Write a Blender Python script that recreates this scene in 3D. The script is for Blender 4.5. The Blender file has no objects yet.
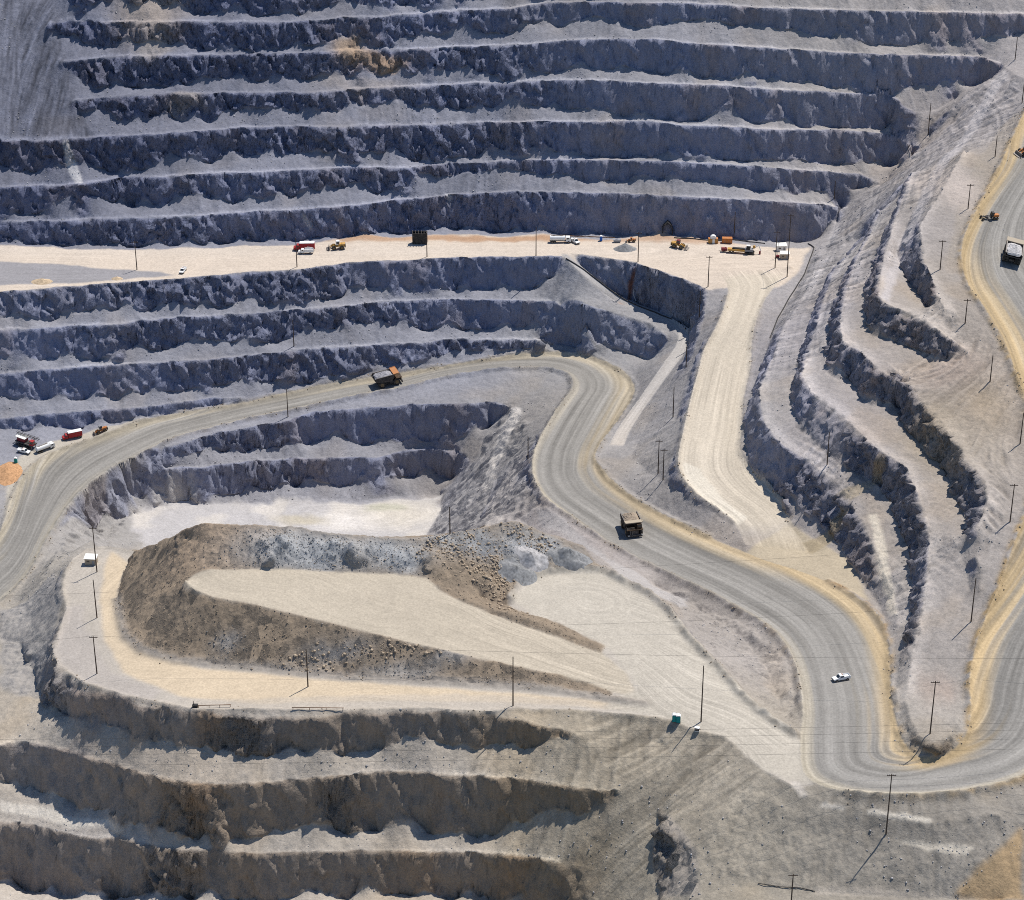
import bpy, bmesh, math, random
import numpy as np
from mathutils import Vector, Matrix
random.seed(7)
RNG = np.random.RandomState(11)
R = math.radians
scene = bpy.context.scene
COL = scene.collection

# ------------------------------------------------------------------ camera
PITCH, DIST, F = R(28.0), 900.0, 2250.0
FWD = np.array([0.0, math.cos(PITCH), -math.sin(PITCH)])
UP = np.array([0.0, math.sin(PITCH), math.cos(PITCH)])
CAM = np.array([0.0, 0.0, -20.0]) - DIST * FWD

def ray_k(u, v):
    """x and y travelled per metre of descent along the sight line through a photo point"""
    u = np.asarray(u, float); v = np.asarray(v, float)
    dy = FWD[1] * F - UP[1] * (v - 450.0)
    dz = FWD[2] * F - UP[2] * (v - 450.0)
    return (u - 512.0) / -dz, dy / -dz

def W(u, v, z):
    kx, ky = ray_k(u, v)
    h = CAM[2] - np.asarray(z, float)
    return CAM[0] + kx * h, CAM[1] + ky * h

def W3(u, v, z):
    x, y = W(u, v, z)
    return Vector((float(x), float(y), float(z)))

cam_data = bpy.data.cameras.new('camera')
cam = bpy.data.objects.new('camera', cam_data)
COL.objects.link(cam)
cam.location = CAM
cam.rotation_euler = (math.pi / 2 - PITCH, 0, 0)
cam_data.sensor_width = 36.0
cam_data.lens = 36.0 * F / 1024.0
cam_data.clip_start = 1.0
cam_data.clip_end = 20000.0
scene.camera = cam

# ------------------------------------------------------------------ noise
_T = RNG.rand(256, 256).astype(np.float32)
_P = RNG.permutation(256)
def vn2(x, y):
    xi = np.floor(x).astype(np.int64); yi = np.floor(y).astype(np.int64)
    fx = (x - xi).astype(np.float32); fy = (y - yi).astype(np.float32)
    fx = fx * fx * (3 - 2 * fx); fy = fy * fy * (3 - 2 * fy)
    x0 = xi & 255; x1 = (xi + 1) & 255; y0 = yi & 255; y1 = (yi + 1) & 255
    a = _T[x0, y0]; b = _T[x1, y0]; c = _T[x0, y1]; d = _T[x1, y1]
    return ((a + (b - a) * fx) * (1 - fy) + (c + (d - c) * fx) * fy) * 2 - 1
def vn3(x, y, z):
    zi = np.floor(z).astype(np.int64)
    fz = (z - zi).astype(np.float32); fz = fz * fz * (3 - 2 * fz)
    o0 = _P[zi & 255]; o1 = _P[(zi + 1) & 255]
    a = vn2(x + o0 * 1.0, y + o0 * 3.0); b = vn2(x + o1 * 1.0, y + o1 * 3.0)
    return a + (b - a) * fz
def fbm2(x, y, s, n=4):
    r = 0; a = 1.0; t = 0
    for i in range(n):
        r = r + a * vn2(x / s + 17.3 * i, y / s + 5.1 * i); t += a; a *= 0.5; s *= 0.5
    return r / t
def vn1(x, seed=0):
    return vn2(np.asarray(x, float), np.full(np.shape(x), 3.7 + seed * 9.0))

# ------------------------------------------------------------------ grid
CELL = 0.44
X0, X1, Y0, Y1 = -305.0, 315.0, -300.0, 480.0
NX = int((X1 - X0) / CELL) + 1; NY = int((Y1 - Y0) / CELL) + 1
fixed = np.zeros((NY, NX), np.float64); cnt = np.zeros((NY, NX), np.float64)

def put(x, y, z):
    i = np.rint((x - X0) / CELL).astype(int); j = np.rint((y - Y0) / CELL).astype(int)
    ok = (i >= 0) & (i < NX) & (j >= 0) & (j < NY)
    np.add.at(fixed, (j[ok], i[ok]), z[ok]); np.add.at(cnt, (j[ok], i[ok]), 1.0)

def dense(x, y, z, step=0.3):
    d = np.hypot(np.diff(x), np.diff(y)); s = np.concatenate([[0], np.cumsum(d)])
    n = max(2, int(s[-1] / step))
    t = np.linspace(0, s[-1], n)
    return np.interp(t, s, x), np.interp(t, s, y), np.interp(t, s, z), t

LINES = {}
def line(pts, name=None, smooth=False):
    """break line through (u, v, z) points"""
    p = np.array(pts, float)
    x, y = W(p[:, 0], p[:, 1], p[:, 2])
    if smooth: x, y, z = spline(x, y, p[:, 2])
    else: z = p[:, 2]
    X, Y, Z, t = dense(x, y, z)
    put(X, Y, Z)
    if name: LINES[name] = (X, Y, Z, t)

def spline(x, y, z, n=8):
    P = np.stack([x, y, z], 1)
    P = np.vstack([2 * P[0] - P[1], P, 2 * P[-1] - P[-2]])
    out = []
    for i in range(1, len(P) - 2):
        p0, p1, p2, p3 = P[i - 1:i + 3]
        for t in np.linspace(0, 1, n, endpoint=False):
            out.append(0.5 * ((2 * p1) + (-p0 + p2) * t + (2 * p0 - 5 * p1 + 4 * p2 - p3) * t * t + (-p0 + 3 * p1 - 3 * p2 + p3) * t ** 3))
    out.append(P[-2])
    o = np.array(out)
    return o[:, 0], o[:, 1], o[:, 2]

# ------------------------------------------------------------------ benches that run across the picture: u -> crest and foot
def fn(s):
    a = np.array([float(t) for t in s.replace(';', ' ').replace(',', ' ').split()]).reshape(-1, 2)
    return a[:, 0], a[:, 1]
class Bench:
    def __init__(b, crest, foot, alpha, z=None, talus=31.0, zt=None):
        b.cu, b.cv = fn(crest); b.fu, b.fv = fn(foot); b.alpha = alpha; b.z = z; b.talus = talus
        lo, hi = min(b.cu[0], 9999), b.cu[-1]
        if lo <= 4: lo = -90
        if hi >= 1018: hi = 1110
        b.u = np.arange(lo, hi + 0.1, 2.0)
        b.c = np.interp(b.u, b.cu, b.cv)
        b.f = np.interp(b.u, b.fu, b.fv)
        b.f += 2.2 * vn1(b.u / 13.0, len(crest)) + 1.2 * vn1(b.u / 5.0, len(crest) + 1)
        b.c += 0.7 * vn1(b.u / 9.0, len(crest) + 2)
        rc = np.random.RandomState(len(foot) + len(crest)); u0 = b.u[0]
        while u0 < b.u[-1]:
            far = b.f.mean() < 560
            u0 += rc.uniform(22, 60) if (u0 < 540 and far) else rc.uniform(80, 170)
            wd = rc.uniform(2.5, 7.0); dp = rc.uniform(.35, .92) * (.25 if b.fv[0] == 243 else 1)
            b.f -= (b.f - b.c - 2) * dp * np.exp(-np.abs((b.u - u0) / wd) ** 1.4)
        b.f -= (3.2 if b.f.mean() < 560 else 6.0) * np.maximum(0, 1 - 3.2 * np.abs(vn1(b.u / 19.0, len(foot)))) * np.clip((b.f - b.c - 6) / 14, 0, 1)
        b.f = np.maximum(b.f, b.c + 1.0)
        al = np.array([alpha(x) for x in b.u]) if callable(alpha) else np.full(len(b.u), float(alpha))
        b.ta = np.tan(np.radians(np.clip(al + np.where(b.u < 560, 9.0, 4.5) * vn1(b.u / 17.0, len(crest) + 3) + np.where(b.u < 560, 3, 0) * vn1(b.u / 7.0, len(crest) + 5), 48, 84)))
def drop(u, v_up, v_dn, z_up, ta):
    _, yu = W(u, v_up, z_up); _, yd = W(u, v_dn, z_up); k = ray_k(u, v_dn)[1]
    return (yu - yd) / (k + 1 / ta)
def rise(u, v_dn, v_up, z_dn, ta):
    _, yd = W(u, v_dn, z_dn); _, yu = W(u, v_up, z_dn); k = ray_k(u, v_up)[1]
    return (yu - yd) / (k + 1 / ta)

def lerp(a, b, u0, u1): return lambda u: a + (b - a) * min(1, max(0, (u - u0) / (u1 - u0)))

A_LEFT = 68; 
T = [
 Bench('75 -25 1110 -25', '75 5 150 5 185 10 200 16 256 17 300 15 340 4 410 5 430 1 512 -4 700 -8 1110 -6', lerp(63, 73, 300, 650)),
 Bench('50 23 75 22 112 22 160 22 190 21 250 22.5 290 22 340 18 384 16 450 11 512 8 540 3 612 2 690 3 768 8 843 10 893 11 1024 14',
       '50 24 60 34 78 46 105 48 150 40 190 46 200 50 256 48 300 48 340 40 385 38 425 41 456 28 480 33 512 33 537 25 562 26 595 15 617 20 632 27 660 26 682 21 707 18 725 24 750 24 793 28 805 32 830 39 853 32 868 44 915 45 930 37 955 40 975 37 1018 35', lerp(63, 73, 450, 650)),
 Bench('60 61 85 60 115 56 160 55 207 55 256 54 298 53 336 51 376 49 416 49 456 47 512 45 575 40 612 39 652 39 687 43 768 48 818 51 868 54 943 55.5 980 57 1000 64',
       '60 62 75 76 92 90 120 88 155 87 190 84 212 77 232 82 256 82 281 80 306 81 321 76 346 77 396 73 426 77 441 72 461 70 471 76 488 73 512 73 537 70 575 72 597 72 612 67 624 65 647 71 675 75 702 79 727 77 747 75 768 81 830 86 858 85 888 89 905 85 930 86 948 77 965 87 988 84 1000 72', lerp(63, 74, 500, 650)),
 Bench('72 101 100 97 160 94 256 92.5 306 92 356 89 416 86 512 81.5 562 80 612 81 662 84 712 85 768 89 818 92 888 94 900 102',
       '72 103 82 112 107 114 122 128 133 124 155 119 175 122 212 122 222 114 256 107 281 109 296 112 326 111 343 110 376 107 396 105 426 112 451 108 481 111 506 101 512 101 535 107 562 109 587 106 607 109 629 117 662 120 682 122 699 120 712 112 728 100 745 121 768 123 793 122 798 126 875 129 888 125 900 112', lerp(63, 74, 500, 620)),
 Bench('0 141 50 140 82 138 150 134 256 127 356 126 431 124 512 122 587 122 642 121 687 125 768 129 843 130 888 134 908 142 912 155',
       '0 162 15 172 45 171 67 170 72 160 85 168 125 175 135 170 152 166 180 159 202 165 225 157 240 159 256 156 281 156 306 151 321 152 356 151 386 155 396 150 416 161 446 157 463 155 481 157 506 150 512 146 534 147 547 143 567 152 599 157 624 159 662 154 687 149 702 157 732 159 768 161 800 160 833 164 868 166 880 159 890 172 903 172 912 160', lerp(66, 74, 400, 600)),
 Bench('0 187 50 185 82 184 125 177 160 177 185 175 215 173 256 172 306 170 331 168 371 167 406 168 431 165 481 163 512 160 562 160 612 160 662 161 712 164 768 168 830 172 860 174 878 184',
       '0 217 50 214 55 205 75 192 98 195 118 203 135 210 150 206 175 207 183 198 200 195 225 201 235 207 256 202 271 197 301 199 331 190 348 189 363 184 373 192 386 189 403 185 418 172 446 174 463 176 481 170 500 168 527 171 554 179 572 172 584 179 599 181 624 181 644 172 662 179 687 180 702 177 719 182 737 185 757 192 793 194 818 189 860 187 878 187', lerp(66, 74, 400, 600)),
 Bench('0 222 50 221 110 219 175 217 256 211.5 306 209 356 205 406 199 456 194.5 512 192 562 192 624 194 667 196 712 198 768 201 818 204 840 208',
       '0 243 50 244 100 246 150 247 200 245 256 243 306 241 338 236 371 234 396 235 431 232 471 231 512 233 562 233 612 235 662 233 687 236 712 237 768 242 805 244 815 243 840 214', lerp(63, 75, 150, 420)),
]
Mb = [
 Bench('0 292 75 286 125 282 185 278 256 271.5 306 269 351 262 406 260 456 257.5 512 257 562 256',
       '0 322 30 321 57 319 67 312 100 311 140 311 160 309 175 300 195 309 225 307 235 304 256 304 281 305 298 300 331 300 346 292 363 282 381 291 396 284 411 287 431 295 446 290 466 291 481 289 501 291 512 286 527 291 547 287 562 262', lerp(64, 73, 350, 480)),
 Bench('0 330 32 329 75 326 120 324 175 317 215 315 256 313 306 309 356 305 376 302 431 299.5 512 300 552 301 558 303',
       '0 362 17 357 35 359 57 362 82 359 97 362 125 352 145 352 165 350 185 342 207 338 240 344 256 340 276 342 306 335 321 335 343 325 361 325 381 318 391 330 426 331 441 325 461 331 486 329 512 331 527 329 542 315 558 305', lerp(66, 74, 350, 480)),
 Bench('0 374 62 368 125 364 200 360 256 355 293 350 331 347 396 344 456 339.5 512 339 540 341',
       '0 395 8 397 20 405 45 400 100 400 130 397 160 395 185 389 225 386 240 382 256 383 298 385 318 382 348 376 361 375 376 365 396 364 420 356 450 352 500 349 540 347', lerp(68, 66, 200, 480)),
 Bench('0 418 50 414 115 409 160 405 215 398 240 398',
       '0 430 50 430 75 428 120 421 160 417 200 410 240 400', 66),
]
Pb = [
 Bench('165 447 190 441 215 433 256 426 293 419 313 412 343 410 368 407 431 404 496 402 508 407',
       '165 451 200 452 239 454 256 447 281 445 306 445 331 437 351 442 363 445 396 440 441 440 476 434 493 430 508 410', lerp(67, 74, 200, 400)),
 Bench('110 477 130 474 160 469 200 467 256 461 293 459 356 457 376 458 406 451 431 449 455 452 468 462',
       '110 482 125 496 150 496 175 502 205 497 256 489 278 491 306 486 343 486 366 477 396 477 416 477 428 467 440 476 453 481 468 465', 75),
 Bench('115 522 132 517 160 507 190 506 256 504 331 500 361 502 396 497 441 496', '115 530 441 505', 45),
]
Fb = [
 Bench('57 680 75 694 120 699 140 707 200 716 283 719 343 716 416 713 446 713 512 719 537 725 562 730 577 735',
       '57 712 66 720 85 720 102 716 107 725 120 725 130 732 152 737 156 742 172 737 177 746 190 742 212 752 250 756 281 754 293 755 313 749 351 754 376 749 401 749 421 735 448 747 461 740 476 751 496 745 512 744 522 749 537 746 557 737 577 737', lerp(72, 70, 150, 300)),
 Bench('0 745 15 741 37 744 65 750 100 761 130 770 150 775 187 782 225 785 256 783.5 306 779 351 776 381 772 396 771 431 774 468 776 512 778 549 784 584 789 619 791',
       '0 772 12 794 37 790 47 795 56 782 60 795 77 806 120 810 130 811 135 825 155 822 170 832 185 831 200 841 210 837 222 840 256 836 286 829 318 827 353 835 366 830 381 832 393 807 398 800 411 822 428 835 456 832 481 837 512 832 552 805 564 807 579 814 597 802 619 793', 70),
 Bench('0 822 30 825 72 835 100 840 117 836 140 845 175 849 256 854 306 852 356 851 431 852 512 855 537 859 559 862',
       '0 882 22 885 27 890 52 895 75 899 90 892 105 902 140 895 180 900 250 905 298 897 318 890 331 898 351 903 401 899 431 890 448 900 512 899 542 875 559 864', 70),
]
# heights of the benches: the far wall worked upwards from the working level (z = 0), the others downwards
def smooth_u(a, w=70):
    p = np.pad(a, w, mode='edge'); c = np.convolve(p, np.hanning(2 * w + 1) / np.hanning(2 * w + 1).sum(), mode='valid')
    return c
for k in range(6, -1, -1):
    b = T[k]
    if k == 6: z0 = np.zeros(len(b.u))
    else:
        n = T[k + 1]
        vc = np.interp(b.u, n.u, n.c); zn = np.interp(b.u, n.u, n.zc)
        z0 = zn + rise(b.u, vc, b.f, zn, math.tan(R(30)))
    b.zc = smooth_u(z0 + rise(b.u, b.f, b.c, z0, b.ta)); b.z = float(np.median(b.zc))
def chain(B, z_first):
    for k, b in enumerate(B):
        if k == 0: b.zc = z_first(b.u)
        else:
            a = B[k - 1]
            af = np.interp(b.u, a.u, a.f); ac = np.interp(b.u, a.u, a.c); ta = np.interp(b.u, a.u, a.ta); az = np.interp(b.u, a.u, a.zc)
            zf = az - drop(b.u, ac, af, az, ta)
            b.zc = smooth_u(zf - drop(b.u, af, b.c, zf, math.tan(R(30))))
        b.z = float(np.median(b.zc))
chain(Mb, lambda u: np.full(len(u), -0.5))
chain(Pb, lambda u: np.interp(u, [110, 165, 300, 400, 510], [-50.5, -50, -47, -44, -42]))
FZ = float(np.median(Pb[2].zc))
chain(Fb, lambda u: np.interp(u, [57, 75, 120, 140, 200, 283, 343, 416, 512, 577], [-29.5, -27.5, -22.8, -22, -21, -20.3, -19.2, -18.2, -17.6, -18.5]))
Fb[1].zc += np.interp(Fb[1].u, [400, 619], [0, max(0, -31 - Fb[1].zc[-1])])
Fb[2].zc += np.interp(Fb[2].u, [300, 559], [0, max(0, -50 - Fb[2].zc[-1])])
for B in (T, Mb, Fb, Pb):
    for k, b in enumerate(B):
        zc = b.zc + 0.35 * vn1(b.u / 17.0, k)
        b.zc = zc
        b.zf = zc - drop(b.u, b.c, b.f, zc, b.ta)
        x, y = W(b.u, b.c, zc); put(*dense(x, y, zc)[:3])
        if b is not Pb[2]:
            x, y = W(b.u, b.f, b.zf); put(*dense(x, y, b.zf)[:3])
    for k in range(1, len(B)):                       # the flat running strip at each crest
        b, a = B[k], B[k - 1]
        lo, hi = max(b.u[0], a.u[0]), min(b.u[-1], a.u[-1])
        m = (b.u >= lo) & (b.u <= hi); u = b.u[m]
        af = np.interp(u, a.u, a.f); az = np.interp(u, a.u, a.zf); c = b.c[m]
        m2 = (c - af > 7)
        fv = c - np.minimum(1.4, 0.12 * (c - af)); zz = b.zc[m] + 0.15
        x, y = W(u[m2], fv[m2], zz[m2])
        if len(x) > 3: put(x, y, zz[m2])
# talus slope at the far top left, above the fourth bench
for uu in (-80, -30, 20, 45):
    vb = 139.0; zb = float(np.interp(uu, T[4].u, T[4].zc))
    vs = np.linspace(vb - 3, -25, 12); z0 = zb
    zs = z0 + np.array([rise(np.array([uu]), np.array([vb]), np.array([v]), z0, math.tan(R(36)))[0] for v in vs])
    if uu == 45: vs, zs = vs[vs > 105], zs[:len(vs[vs > 105])]
    line([(uu, a, c) for a, c in zip(vs, zs)])

# ------------------------------------------------------------------ roads
ROADS = {}
road_of = np.zeros((NY, NX), np.int8)
rc_lat = np.zeros((NY, NX), np.float32); rc_al = np.zeros((NY, NX), np.float32); rc_w = np.zeros((NY, NX), np.float32)
def road(idx, nodes, n=10, flatten=True):
    a = np.array(nodes, float)
    lx, ly = W(a[:, 0], a[:, 1], a[:, 4]); rx, ry = W(a[:, 2], a[:, 3], a[:, 4])
    lx, ly, z = spline(lx, ly, a[:, 4], n); rx, ry, _ = spline(rx, ry, a[:, 4], n)
    cx, cy = (lx + rx) / 2, (ly + ry) / 2
    s = np.concatenate([[0], np.cumsum(np.hypot(np.diff(cx), np.diff(cy)))])
    ROADS[idx] = (lx, ly, rx, ry, z, s)
    for i in range(len(cx) - 1):
        q = np.array([[lx[i], ly[i]], [rx[i], ry[i]], [rx[i + 1], ry[i + 1]], [lx[i + 1], ly[i + 1]]])
        i0 = max(0, int((q[:, 0].min() - X0) / CELL)); i1 = min(NX - 1, int((q[:, 0].max() - X0) / CELL) + 1)
        j0 = max(0, int((q[:, 1].min() - Y0) / CELL)); j1 = min(NY - 1, int((q[:, 1].max() - Y0) / CELL) + 1)
        if i1 <= i0 or j1 <= j0: continue
        gx, gy = np.meshgrid(X0 + np.arange(i0, i1 + 1) * CELL, Y0 + np.arange(j0, j1 + 1) * CELL)
        # distance to the two cross lines gives the along fraction
        def side(p, d):
            nx, ny = -(d[1]), d[0]; l = math.hypot(nx, ny) + 1e-9
            return ((gx - p[0]) * nx + (gy - p[1]) * ny) / l
        d0 = side(q[0], q[1] - q[0]); d1 = side(q[3], q[2] - q[3])
        t = d0 / (d0 - d1 + 1e-9)
        Lx = q[0, 0] + (q[3, 0] - q[0, 0]) * t; Ly = q[0, 1] + (q[3, 1] - q[0, 1]) * t
        Rx = q[1, 0] + (q[2, 0] - q[1, 0]) * t; Ry = q[1, 1] + (q[2, 1] - q[1, 1]) * t
        wx, wy = Rx - Lx, Ry - Ly; w2 = wx * wx + wy * wy + 1e-9
        l = ((gx - Lx) * wx + (gy - Ly) * wy) / w2
        m = (t >= -0.02) & (t <= 1.02) & (l >= 0) & (l <= 1)
        if not m.any(): continue
        sl = (slice(j0, j1 + 1), slice(i0, i1 + 1))
        zz = z[i] + (z[i + 1] - z[i]) * np.clip(t, 0, 1)
        new = m & ((road_of[sl] == 0) | (road_of[sl] == idx))
        fz = fixed[sl]; fc = cnt[sl]
        if flatten:
            fz[new] = zz[new]; fc[new] = 1.0
        road_of[sl][new] = idx
        w = np.sqrt(w2)
        rc_lat[sl][new] = (l * w)[new]; rc_w[sl][new] = w[new]
        rc_al[sl][new] = (s[i] + (s[i + 1] - s[i]) * t)[new]

HAUL = [(-30,640,-40,575,-52.8), (0,605,-8,545,-52.6), (15,592,2,528,-52.5), (32,570,10,505,-52.3), (50,537,20,483,-52.2), (75,500,36,464,-51.9), (100,477,62,450,-51.5), (130,460,95,439,-50.8), (175,439,140,423,-50.0), (215,428,185,414,-48.8), (256,418,235,406,-47.5), (305,408,285,395,-45.8), (356,397,340,384,-44.0), (400,389,392,376,-42.5), (440,379,436,369,-41.0), (480,372,480,362,-39.0), (512,369,516,356.5,-37.5), (545,369,555,354,-36.0), (565,374,590,358,-35.0), (572,382,620,371,-34.4), (571,391,634,386,-34.2), (563,402,633,399,-33.8), (552,418,622,417,-33.2), (543,433,610,433,-32.4), (535,450,600,447,-31.7), (532,466,595,460,-31.2), (534,482,602,470,-30.6), (545,499,614,484,-29.8), (562,512,630,497,-29), (595,535,655,512,-27.8), (625,553,690,529,-26.4), (665,573,728,545,-24.8), (702,590,765,560,-23.3), (737,609,800,571,-22), (762,624,832,584,-20.5), (780,640,862,603,-19), (792,660,882,624,-17.5), (799,685,889,655,-16.5), (802,715,891,695,-15), (800,745,897,728,-14), (806,776,905,747,-13.5), (840,791,916,757,-13), (885,796,928,761,-12.7), (930,796,938,760,-12.4), (975,791,950,754,-12), (1024,777,960,745,-11), (1060,750,968,731,-10), (1075,715,970,710,-8.5), (1080,680,969,680,-6), (1090,640,976,645,-3), (1105,600,987,615,0), (1120,560,1000,585,4), (1140,520,1013,547,8.5), (1150,470,1030,500,14), (1150,420,1036,450,20), (1135,380,1026,405,26), (1110,340,1014,372,30.5), (1085,305,1002,342,34), (1062,275,985,312,38.5), (1045,250,968,287,42), (1040,225,961,262,45), (1045,200,964,238,48), (1060,170,978,208,51), (1080,130,997,172,55), (1095,95,1018,126,60), (1110,60,1035,90,64), (1130,20,1055,50,69)]
RAMP = [(718,272,790,268,0),(727,285,778,283,-1),(726,300,768,296,-2),(717,325,757,320,-4),(704,350,752,345,-7.5),(697,375,751,368,-10),(689,405,744,400,-12.5),
 (683,432,742,430,-14.2),(678,455,741,452,-15.2),(680,475,752,470,-17),(697,496,772,488,-18.8),(719,511,786,507,-20.5),(735,525,793,528,-21.8),(745,545,810,552,-22.8)]
PATH = [(560,254,567,254,-0.5),(579,272,586,270,-5),(597,288,606,286,-10.5),(615,301,626,300,-15.5),(645,314,655,312,-19),(668,323,680,321,-20),(678,333,692,330,-20.8),(675,346,689,346,-22.3),(664,362,678,362,-24),(648,385,661,385,-27),(632,408,645,408,-29.5),(618,428,632,428,-31),(609,445,624,446,-32)]
road(1, HAUL); road(2, RAMP)
road(3, PATH, n=8)

# ------------------------------------------------------------------ the other break lines
# front of the working level, right of the cut
line([(563,252,-.5),(600,257,-.5),(634,262,-.5),(642,266,-.5),(662,272,-.8),(682,279,-1),(708,290,-1.5)])
line([(580,265,-5),(600,282,-10.3),(612,291,-14),(626,298,-16.3),(650,307,-18.5),(668,315,-19),(688,325,-17),(704,303,-7)])
line([(708,290,-1.5),(703,320,-7),(694,350,-12),(684,385,-16),(676,420,-19)])
line([(582,303,-13),(594,308,-15),(614,312,-17),(632,317,-18.5),(652,324,-20),(667,336,-21.5)])
line([(582,319,-19.5),(594,342,-28.5),(614,348,-31),(637,356,-33),(652,362,-33),(661,349,-28),(668,338,-22.5)])
line([(560,304,-17),(570,300,-14.5),(582,302,-13)]); line([(540,342,-32.5),(570,346,-34.3),(600,354,-34.6)])
line([(694,345,-19),(683,362,-20.5),(667,386,-23.5),(652,412,-26.5),(639,440,-28.8),(632,455,-29.2)])
line([(632,457,-29),(650,474,-25),(665,484,-22.5),(688,498,-20.5),(713,514,-21.5),(736,533,-22.4)])
line([(603,462,-30.3),(618,480,-29.3),(640,497,-28),(665,512,-26.8),(700,529,-25.2)])
line([(655,586,-27.5),(690,604,-26.5),(722,626,-24.8),(752,648,-22.5),(770,676,-20),(780,705,-17.8),(788,726,-15.5)])
# flat by the junction
line([(793,528,-21.6),(815,538,-20.8),(848,560,-19.5),(860,580,-19),(870,600,-18.5),(884,620,-17.5)])
# right wall
line([(815,246,0),(800,282,-1),(783,310,-3),(773,330,-4.5),(768,345,-5.5),(757,385,-9),(747,416,-11),(746,440,-13),(750,460,-14.5),(763,474,-15.5),(780,494,-17),(794,508,-17.5),(824,529,-18.5),(838,541,-19),(858,575,-19),(880,607,-18),(890,640,-16.5)])
line([(840,214,2),(822,260,3),(805,295,2.5),(785,325,2),(772,360,1),(758,393,0),(764,423,-1),(783,446,-2),(807,460,-3),(841,487,-5),(865,526,-8),(879,560,-11),(893,590,-13),(897,625,-14)], 'ledge1')
line([(845,222,8),(862,240,9),(828,278,7),(816,305,6),(797,368,5),(792,403,3),(800,427,1.5),(824,451,0),(838,464,-.5),(865,476,-1.5),(879,485,-2),(893,499,-3.5),(901,522,-5.5),(910,550,-7.5),(914,580,-9.5),(911,620,-11.5),(905,650,-12.5)][1:])
line([(868,232,14),(835,270,13.5),(824,297,13),(806,360,12.5),(801,373,12.5),(811,392,12),(835,410,11.5),(865,437,10.5),(879,451,10),(906,468,8.5),(917,495,6.5),(927,526,3.5),(929,543,1),(925,590,-3),(920,625,-6),(913,650,-8),(906,700,-11)], 'ledge2')
line([(876,216,20.5),(862,255,19.5),(845,275,19),(830,330,17),(827,369,14.5),(835,382,14),(852,377,14),(860,396,13.5),(872,408,13),(893,401,13),(906,427,12),(917,437,11.5),(927,457,10),(944,464,9),(951,485,8),(964,512,6),(966,536,4.5)])
line([(880,210,27),(853,268,26),(842,310,25.5),(839,324,25.5),(843,341,25),(859,352,25),(879,369,24.5),(910,386,23.5),(934,416,21.5),(958,444,19.5),(968,461,18.5),(985,481,17.5),(988,502,15),(977,529,11.5)], 'ledge3')
line([(960,550,4),(966,570,2),(970,590,0),(962,600,-2)]); line([(976,556,7.5),(982,574,4.5),(980,590,2.5)])
line([(905,188,34),(898,205,33),(882,240,32),(866,290,29),(866,310,28),(870,335,26.5),(888,339,26.5),(918,350,26),(938,364,25.5),(953,357,27)])
line([(912,172,40),(892,230,39),(880,272,38),(879,297,38),(886,304,37.5),(908,312,36.5),(928,325,35.5),(948,337,34.5),(960,345,33.5)], 'ledge4')
line([(948,152,48),(930,180,45),(914,207,42),(903,235,38.5),(896,252,36),(905,275,35),(918,292,35),(933,313,34)])
line([(964,150,56),(952,173,53),(940,195,50),(920,225,48),(923,260,46),(933,285,43.5),(946,310,40)], 'ledge5')
zT = [float(b.zc[-1]) for b in T]
line([(913,157,zT[4]-.5),(930,135,zT[4]+4),(948,112,zT[3]-2),(975,88,zT[2]-7),(1000,74,zT[2]-2)])
line([(903,108,zT[3]-3),(918,112,zT[3]-5),(935,110,zT[3]-5),(955,100,zT[3]-2)]); line([(1002,65,zT[2]-.5),(1015,75,66),(1030,80,66)])
line([(880,186,zT[5]-.5),(890,178,zT[5]+2)]); line([(842,209,zT[6]-.5),(850,205,zT[6]+1)])
line([(896,690,-12),(900,720,-12.5)]); 
line([(905,700,-10),(918,735,-8),(935,742,-7),(950,735,-7),(958,715,-6.5)])
# pit below the haul road
line([(441,496,FZ),(441,510,FZ),(428,532,FZ),(415,550,FZ)])
line([(516,413,-43),(504,450,-48),(492,485,-53),(480,520,-57)])
line([(105,500,-62),(97,522,-68),(92,545,-74)])
line([(120,580,FZ),(150,571,FZ),(205,563,FZ),(300,565,FZ),(400,577,FZ),(440,565,FZ)])
# pale bench left of the S bend
line([(545,507,-30),(570,525,-28.5),(600,548,-27),(640,570,-25.2)]); line([(520,520,-38),(548,540,-32),(580,560,-28),(600,572,-26)])
# the dump: ridge, tip edge and ramp
line([(205,523,7),(225,524,6.5),(256,526,6),(301,527,5),(331,535,3.5),(368,537,2.5),(406,540,1.5),(436,537,1.5),(468,531,1.5),(506,522,2),(516,522,1.5),(532,527,-2),(562,539,-7),(584,547,-10),(599,557,-11.5),(622,577,-12.3)])
line([(205,523,7),(187,528,4),(172,537,-5),(150,546,-16),(135,552,-24)])
line([(185,580,-3.5),(190,587,-4),(212,597,-4),(256,605,-4.5),(318,620,-6),(376,635,-8),(431,647,-10),(481,660,-11.5),(512,666,-12.3),(561,676,-13.8),(589,683,-14.5),(612,692,-14.8),(642,703,-15)], 'tip_edge')
line([(207,569,-2.5),(256,569,-3),(306,569,-3.5),(343,572,-4.2),(406,574,-5.5),(426,577,-6.3),(441,590,-8),(463,602,-9.5),(512,622,-11.5),(560,638,-12.8),(600,653,-13.5)])
line([(470,602,-9.5),(512,614,-10),(560,631,-11.6),(600,647,-13)]); line([(480,598,-12.5),(512,608,-13),(560,624,-13.3),(606,645,-13.6)])
line([(510,600,-12.5),(512,590,-12.5),(522,580,-12.5),(545,573,-12.5),(575,570,-12.5),(602,570,-12.5),(622,580,-12.7),(652,595,-13),(672,613,-13.3),(687,635,-13.6),(707,655,-14),(727,676,-14.2),(742,694,-14.3),(762,712,-14.3),(795,735,-14.2)], 'pad_berm')
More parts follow.
